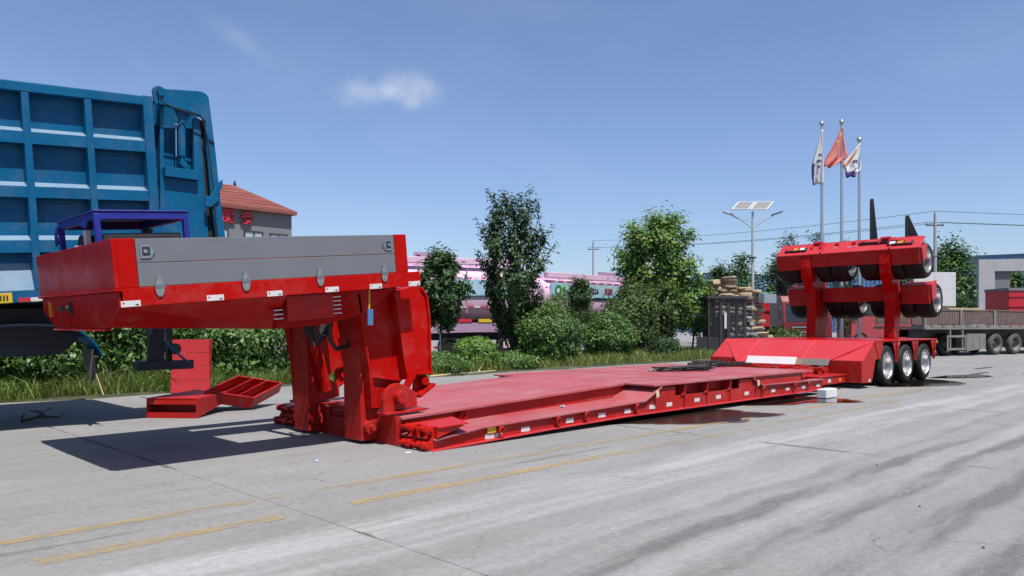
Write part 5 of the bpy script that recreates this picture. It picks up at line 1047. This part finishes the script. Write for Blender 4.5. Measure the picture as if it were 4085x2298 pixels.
# ------------------------------------------------------------------ right side: flatbed, red trucks, hoarding, portal
FB = root('flatbed_trailer', (41.57, 9.6, 0), 'dusty brown dropside flatbed trailer at the right edge', 'trailer')
fa = R(-17); fc, fs_ = math.cos(fa), math.sin(fa)
Q = lambda u, v, z: (41.57 + u * fc - v * fs_, 9.6 + u * fs_ + v * fc, z)
MB(Q).box(-5.45, 18, 0, 2.5, 1.22, 1.34).build('bed_floor', BROWNG, FB, bevel=.01)
MB(Q).box(-5.45, 18, -.04, 0, 1.20, 1.40).build('bed_edge', BROWNG, FB, bevel=.01)
for k in range(9):
    x = -5.4 + k * 2.55; pnl = MB(Q).box(x + .1, x + 2.45, 0, .05, 1.42, 2.04).build('dropside', BROWN, FB, bevel=.01)
    rb_ = MB(Q)
    for j in range(13): rb_.box(x + .16 + j * .178, x + .25 + j * .178, -.016, 0, 1.45, 1.98)
    o = rb_.build('dropside_rib', BROWN, pnl); o['kind'] = 'stuff'
    MB(Q).box(x - .08, x + .09, -.05, .08, 1.25, 2.10).build('stanchion', BROWNG, FB, bevel=.01); MB(Q).box(x + .1, x + 2.45, -.03, .08, 2.045, 2.10).build('top_rail', BROWN, FB, bevel=.006)
    for j in range(3): MB(Q).prism([(x + .3 + j * .8, 1.40), (x + .6 + j * .8, 1.40), (x + .45 + j * .8, 1.30)], 'y', -.06, -.041).build('hinge', BROWNG, FB)
    MB(Q).box(x + .1, x + 2.45, 2.45, 2.5, 1.42, 2.06).build('dropside', BROWN, FB)
MB(Q).box(-5.5, -2.9, .5, 2.0, 2.11, 2.28).build('plank_load', BROWN, FB, bevel=.01); MB(Q).box(-2.8, -.2, .6, 1.9, 2.11, 2.2).build('plank_load', WOOD, FB, bevel=.01)
for v in (.7, 1.6): MB(Q).box(-5.3, 18, v, v + .15, .85, 1.2).build('chassis_rail', DARKM, FB)
for x in (-3.65, -2.75): MB(Q).box(x, x + .09, -.02, .06, .36, 1.2).build('guard_post', BROWNG, FB, bevel=.006)
for z in (.27, .84): MB(Q).box(-3.9, -2.5, -.05, -.021, z, z + .10).build('guard_bar', BROWNG, FB, bevel=.006)
for x in (-3.9, -2.6): MB(Q).box(x, x + .1, -.05, -.021, .371, .839).build('guard_bar', BROWNG, FB, bevel=.006)
for k in range(3): MB(Q).hexa([(-2.42 + k * .49, -.02, .20 + .04 * k), (-1.95 + k * .49, -.02, .24 + .04 * k), (-1.95 + k * .49, .5, .24 + .04 * k), (-2.42 + k * .49, .5, .20 + .04 * k)], [(-2.42 + k * .49, -.02, 1.0), (-1.95 + k * .49, -.02, 1.0), (-1.95 + k * .49, .5, 1.0), (-2.42 + k * .49, .5, 1.0)]).build('locker', BROWNG, FB, bevel=.012)
MB(Q).box(-5.2, 14, 1.1, 1.4, .3, .86).build('underframe', DARKM, FB)
def big_wheel(parent, u, v, m=TYRED, rimm=BROWNG):
    t_, r_, b__, h_ = wheel_meshes()
    for q in (t_, r_, h_): q.v = [Q(p[0] * 1.10 + u, p[1] * 1.15 + v, p[2] * 1.10 + .518) for p in q.v]
    w_ = t_.build('wheel', m, parent, smooth=True); r_.build('rim', rimm, w_, smooth=True); h_.build('hub', DARKM, w_, smooth=True)
for u in (-3.3, 0, 1.55, 3.1):
    for v in (.05, 1.95): big_wheel(FB, u, v if u > -1 else v + .3, TYRE if u < -1 else TYRED, DARKM if u < -1 else BROWNG)
# red tractor facing the yard, behind the folded axles
CT = root('red_tractor', (37.5, 16.6, 0), 'dark red truck cab with chrome grille behind the folded axles', 'truck')
def cb_(u, v, z): p = Vector((36.75, 16.55, 0)) + rv * u + fv * v; return (p.x, p.y, z)
m_ = MB(lambda x, y, z: cb_(x, y, z)); m_.prism([(0, .6), (0, 1.55), (.22, 2.55), (.5, 2.85), (2.0, 2.9), (2.0, .6)], 'x', -1.2, 1.2); m_.build('cab', TREDD, CT, bevel=.04)
m_ = MB(cb_); m_.hexa([(-1.05, -.012, 1.58), (1.05, -.012, 1.58), (1.05, .02, 1.58), (-1.05, .02, 1.58)], [(-1.0, .19, 2.45), (1.0, .19, 2.45), (1.0, .24, 2.45), (-1.0, .24, 2.45)]); m_.build('windscreen', DGLASS, CT)
for k in range(6): MB(cb_).box(-.8, .8, -.03, .0, .82 + k * .115, .86 + k * .115).build('grille_bar', STEEL if k % 2 == 0 else TREDD, CT)
MB(cb_).box(-1.22, 1.22, -.12, .05, .35, .72).build('bumper', TREDD, CT, bevel=.03)
for u in (-1.05, .75): MB(cb_).box(u, u + .3, -.135, -.12, .48, .62).build('headlamp', WHITE, CT, bevel=.02)
for u in (-1.45, 1.3): MB(cb_).box(u, u + .16, -.1, .0, 1.7, 2.25).build('mirror', DARKM, CT, bevel=.03)
for u in (-1.1, .8): MB(cb_).lathe([(.06, 0), (.05, .28), (0, .3), (-.02, .42), (.03, .5), (.27, .5), (.3, .42), (.3, .3)], (u, .9, .5), (1, 0, 0), 20).build('wheel', TYRE, CT, smooth=True)
# red tipper body with white characters and green tarp
RD = root('red_tipper', (46, 22, 0), 'bright red tipper body with white characters and rolled green tarp', 'truck')
def rd(u, v, z): p = Vector((45.6, 22.4, 0)) + rv * u + fv * v; return (p.x, p.y, z)
MB(rd).box(-1.05, 1.6, 0, 5, 1.3, 3.28).build('body', TRED, RD, bevel=.02)
for z in (1.3, 2.28, 3.14): MB(rd).box(-1.07, 1.62, -.08, 0, z, z + .10).build('cross_rib', TRED, RD)
for u in (-1.06, .55, 1.5): MB(rd).box(u, u + .10, -.07, 0, 1.4, 3.13).build('upright_rib', TRED, RD)
MB(rd).tube([(-1.1, .1, 3.36), (.2, .1, 3.42), (1.65, .1, 3.36)], .09, 8).build('rolled_tarp', mat('green_tarp', (.03, .26, .08), .6, var=.2), RD, smooth=True)
for k, ch in enumerate('山东人通'): text('body_character', ch, .36, facing(rd(-.08, -.02, 3.0 - k * .42 - (.1 if k > 1 else 0)), rv), WHITE, RD, .006, .006)
for u in (-.8, 1.2): MB(rd).lathe([(.06, 0), (.05, .28), (0, .3), (-.02, .42), (.03, .5), (.27, .5), (.3, .42), (.3, .3)], (u, .9, .5), (1, 0, 0), 20).build('wheel', TYRE, RD, smooth=True)
MB(rd).box(-.9, 1.4, .2, 4.8, .7, 1.3).build('chassis', DARKM, RD)
# second red roof glimpsed between the folded axles
RV = root('red_van', (50, 18.6, 0), 'pinkish red truck glimpsed between the folded axles', 'truck')
def rq(u, v, z): p = Vector((50.5, 18.3, 0)) + rv * u + fv * v; return (p.x, p.y, z)
MB(rq).prism([(-1.6, .6), (-1.6, 2.9), (-1.2, 3.35), (.2, 3.35), (.9, 3.1), (2.2, 3.2), (2.2, .6)], 'y', 0, 2.2).build('body', mat('faded_red', (.45, .06, .07), .5), RV, bevel=.03)
MB(rq).box(-1.4, 0, -.02, 0, 2.0, 2.8).build('side_window', DGLASS, RV)
for u in (-1.0, 1.5): MB(rq).lathe([(.06, 0), (.05, .28), (0, .3), (-.02, .42), (.03, .5), (.27, .5), (.3, .42), (.3, .3)], (u, .0, .5), (0, 1, 0), 20).build('wheel', TYRE, RV, smooth=True)
# white hoarding
HB = root('hoarding', (60, 17.8, 0), 'plain white hoarding panel behind the folded wheels', 'hoarding')
def hb(u, v, z): p = Vector((60.2, 17.8, 0)) + rv * u + fv * v; return (p.x, p.y, z)
for k in range(2):
    for j in range(2): MB(hb).box(-1.5 + k * 1.5, -.015 + k * 1.5, 0, .06, 2.75 + j * 1.22, 3.96 + j * 1.22).build('panel', WHITEP, HB, bevel=.006)
for u in (-1.2, 1.2): MB(hb).box(u, u + .12, .07, .18, 0, 5.0).build('post', DARKM, HB)
# tiled portal
PT = root('tiled_portal', (72, 16, 0), 'grey tiled gateway portal above the flatbed at the right edge', 'gateway')
pw = rv * .972 - fv * .233; pf = fv * .972 + rv * .233
def pt(u, v, z): p = Vector((70.35, 17.58, 0)) + pw * (u * .80) + pf * (v * .2); return (p.x, p.y, z)
MB(pt).box(0.02, 1.44, .02, 2.3, 0, 6.68).build('column_core', CONC, PT); MB(pt).box(6.02, 7.44, .02, 2.3, 0, 6.68).build('column_core', CONC, PT); MB(pt).box(1.45, 6.01, .02, 2.3, 5.72, 6.68).build('beam_core', CONC, PT)
MB(pt).box(1.45, 6.0, .3, .8, 2.3, 2.75).build('cross_beam', TILE, PT)
tw = .715
for col in range(2):
    for row in range(6): MB(pt).box(.01 + col * .72, .01 + col * .72 + .708, 0, .02, row * 1.115, row * 1.115 + 1.1).build('tile', TILE, PT, bevel=.006)
    for row in range(6): MB(pt).box(6.01 + col * .72, 6.01 + col * .72 + .708, 0, .02, row * 1.115, row * 1.115 + 1.1).build('tile', TILE, PT, bevel=.006)
for k in range(4): MB(pt).box(1.46 + k * 1.14, 1.46 + k * 1.14 + 1.125, 0, .02, 5.73, 6.67).build('tile', TILE, PT, bevel=.006)
for row in range(5): MB(pt).box(1.441, 1.46, .03, 2.28, row * 1.1, row * 1.1 + 1.085).build('tile', TILE, PT)
MB(pt).box(1.465, 2.9, 1.2, 2.2, 2.76, 5.715).build('inner_pier', WALLG, PT)
RX = root('red_container', (56, 11.9, 0), 'small red slatted box truck body at the right edge', 'truck')
def rx(u, v, z): p = Vector((55.8, 12.3, 0)) + rv * u + fv * v; return (p.x, p.y, z)
MB(rx).box(0, 3, 0, 2.4, .9, 3.55).build('body', TRED, RX, bevel=.02)
for k in range(4): MB(rx).box(-.02, 3.02, -.05, 0, 1.3 + k * .62, 1.38 + k * .62).build('rib', TRED, RX)
MB(rx).box(-.03, 3.03, -.05, 2.43, 3.55, 3.72).build('cover', mat('grey_cover', (.2, .2, .2), .7), RX)
for u in (.4, 2.2): MB(rx).lathe([(.06, 0), (.05, .28), (0, .3), (-.02, .42), (.03, .5), (.27, .5), (.3, .42), (.3, .3)], (u, .0, .5), (0, 1, 0), 20).build('wheel', TYRE, RX, smooth=True)
WCAR = root('white_car', (54.5, 13.4, 0), 'white car roof showing above the flatbed at right', 'car')
def wq(u, v, z): p = Vector((62.0, 14.0, 0)) + rv * u + fv * v; return (p.x, p.y, z)
MB(wq).prism([(-2.2, .5), (-2.2, 1.6), (-1.6, 2.0), (-1.0, 2.45), (.6, 2.5), (1.3, 2.1), (2.1, 1.9), (2.2, .5)], 'y', 0, 1.8).build('body', WHITEP, WCAR, bevel=.05)
MB(wq).prism([(-1.3, 2.0), (-.9, 2.36), (.5, 2.4), (1.0, 2.05)], 'y', -.02, 0).build('side_window', DGLASS, WCAR)
for u in (-1.4, 1.4): MB(wq).lathe([(.05, 0), (.04, .19), (0, .2), (-.02, .3), (.03, .36), (.22, .36), (.24, .3), (.24, .2)], (u, .0, .36), (0, 1, 0), 18).build('wheel', TYRE, WCAR, smooth=True)
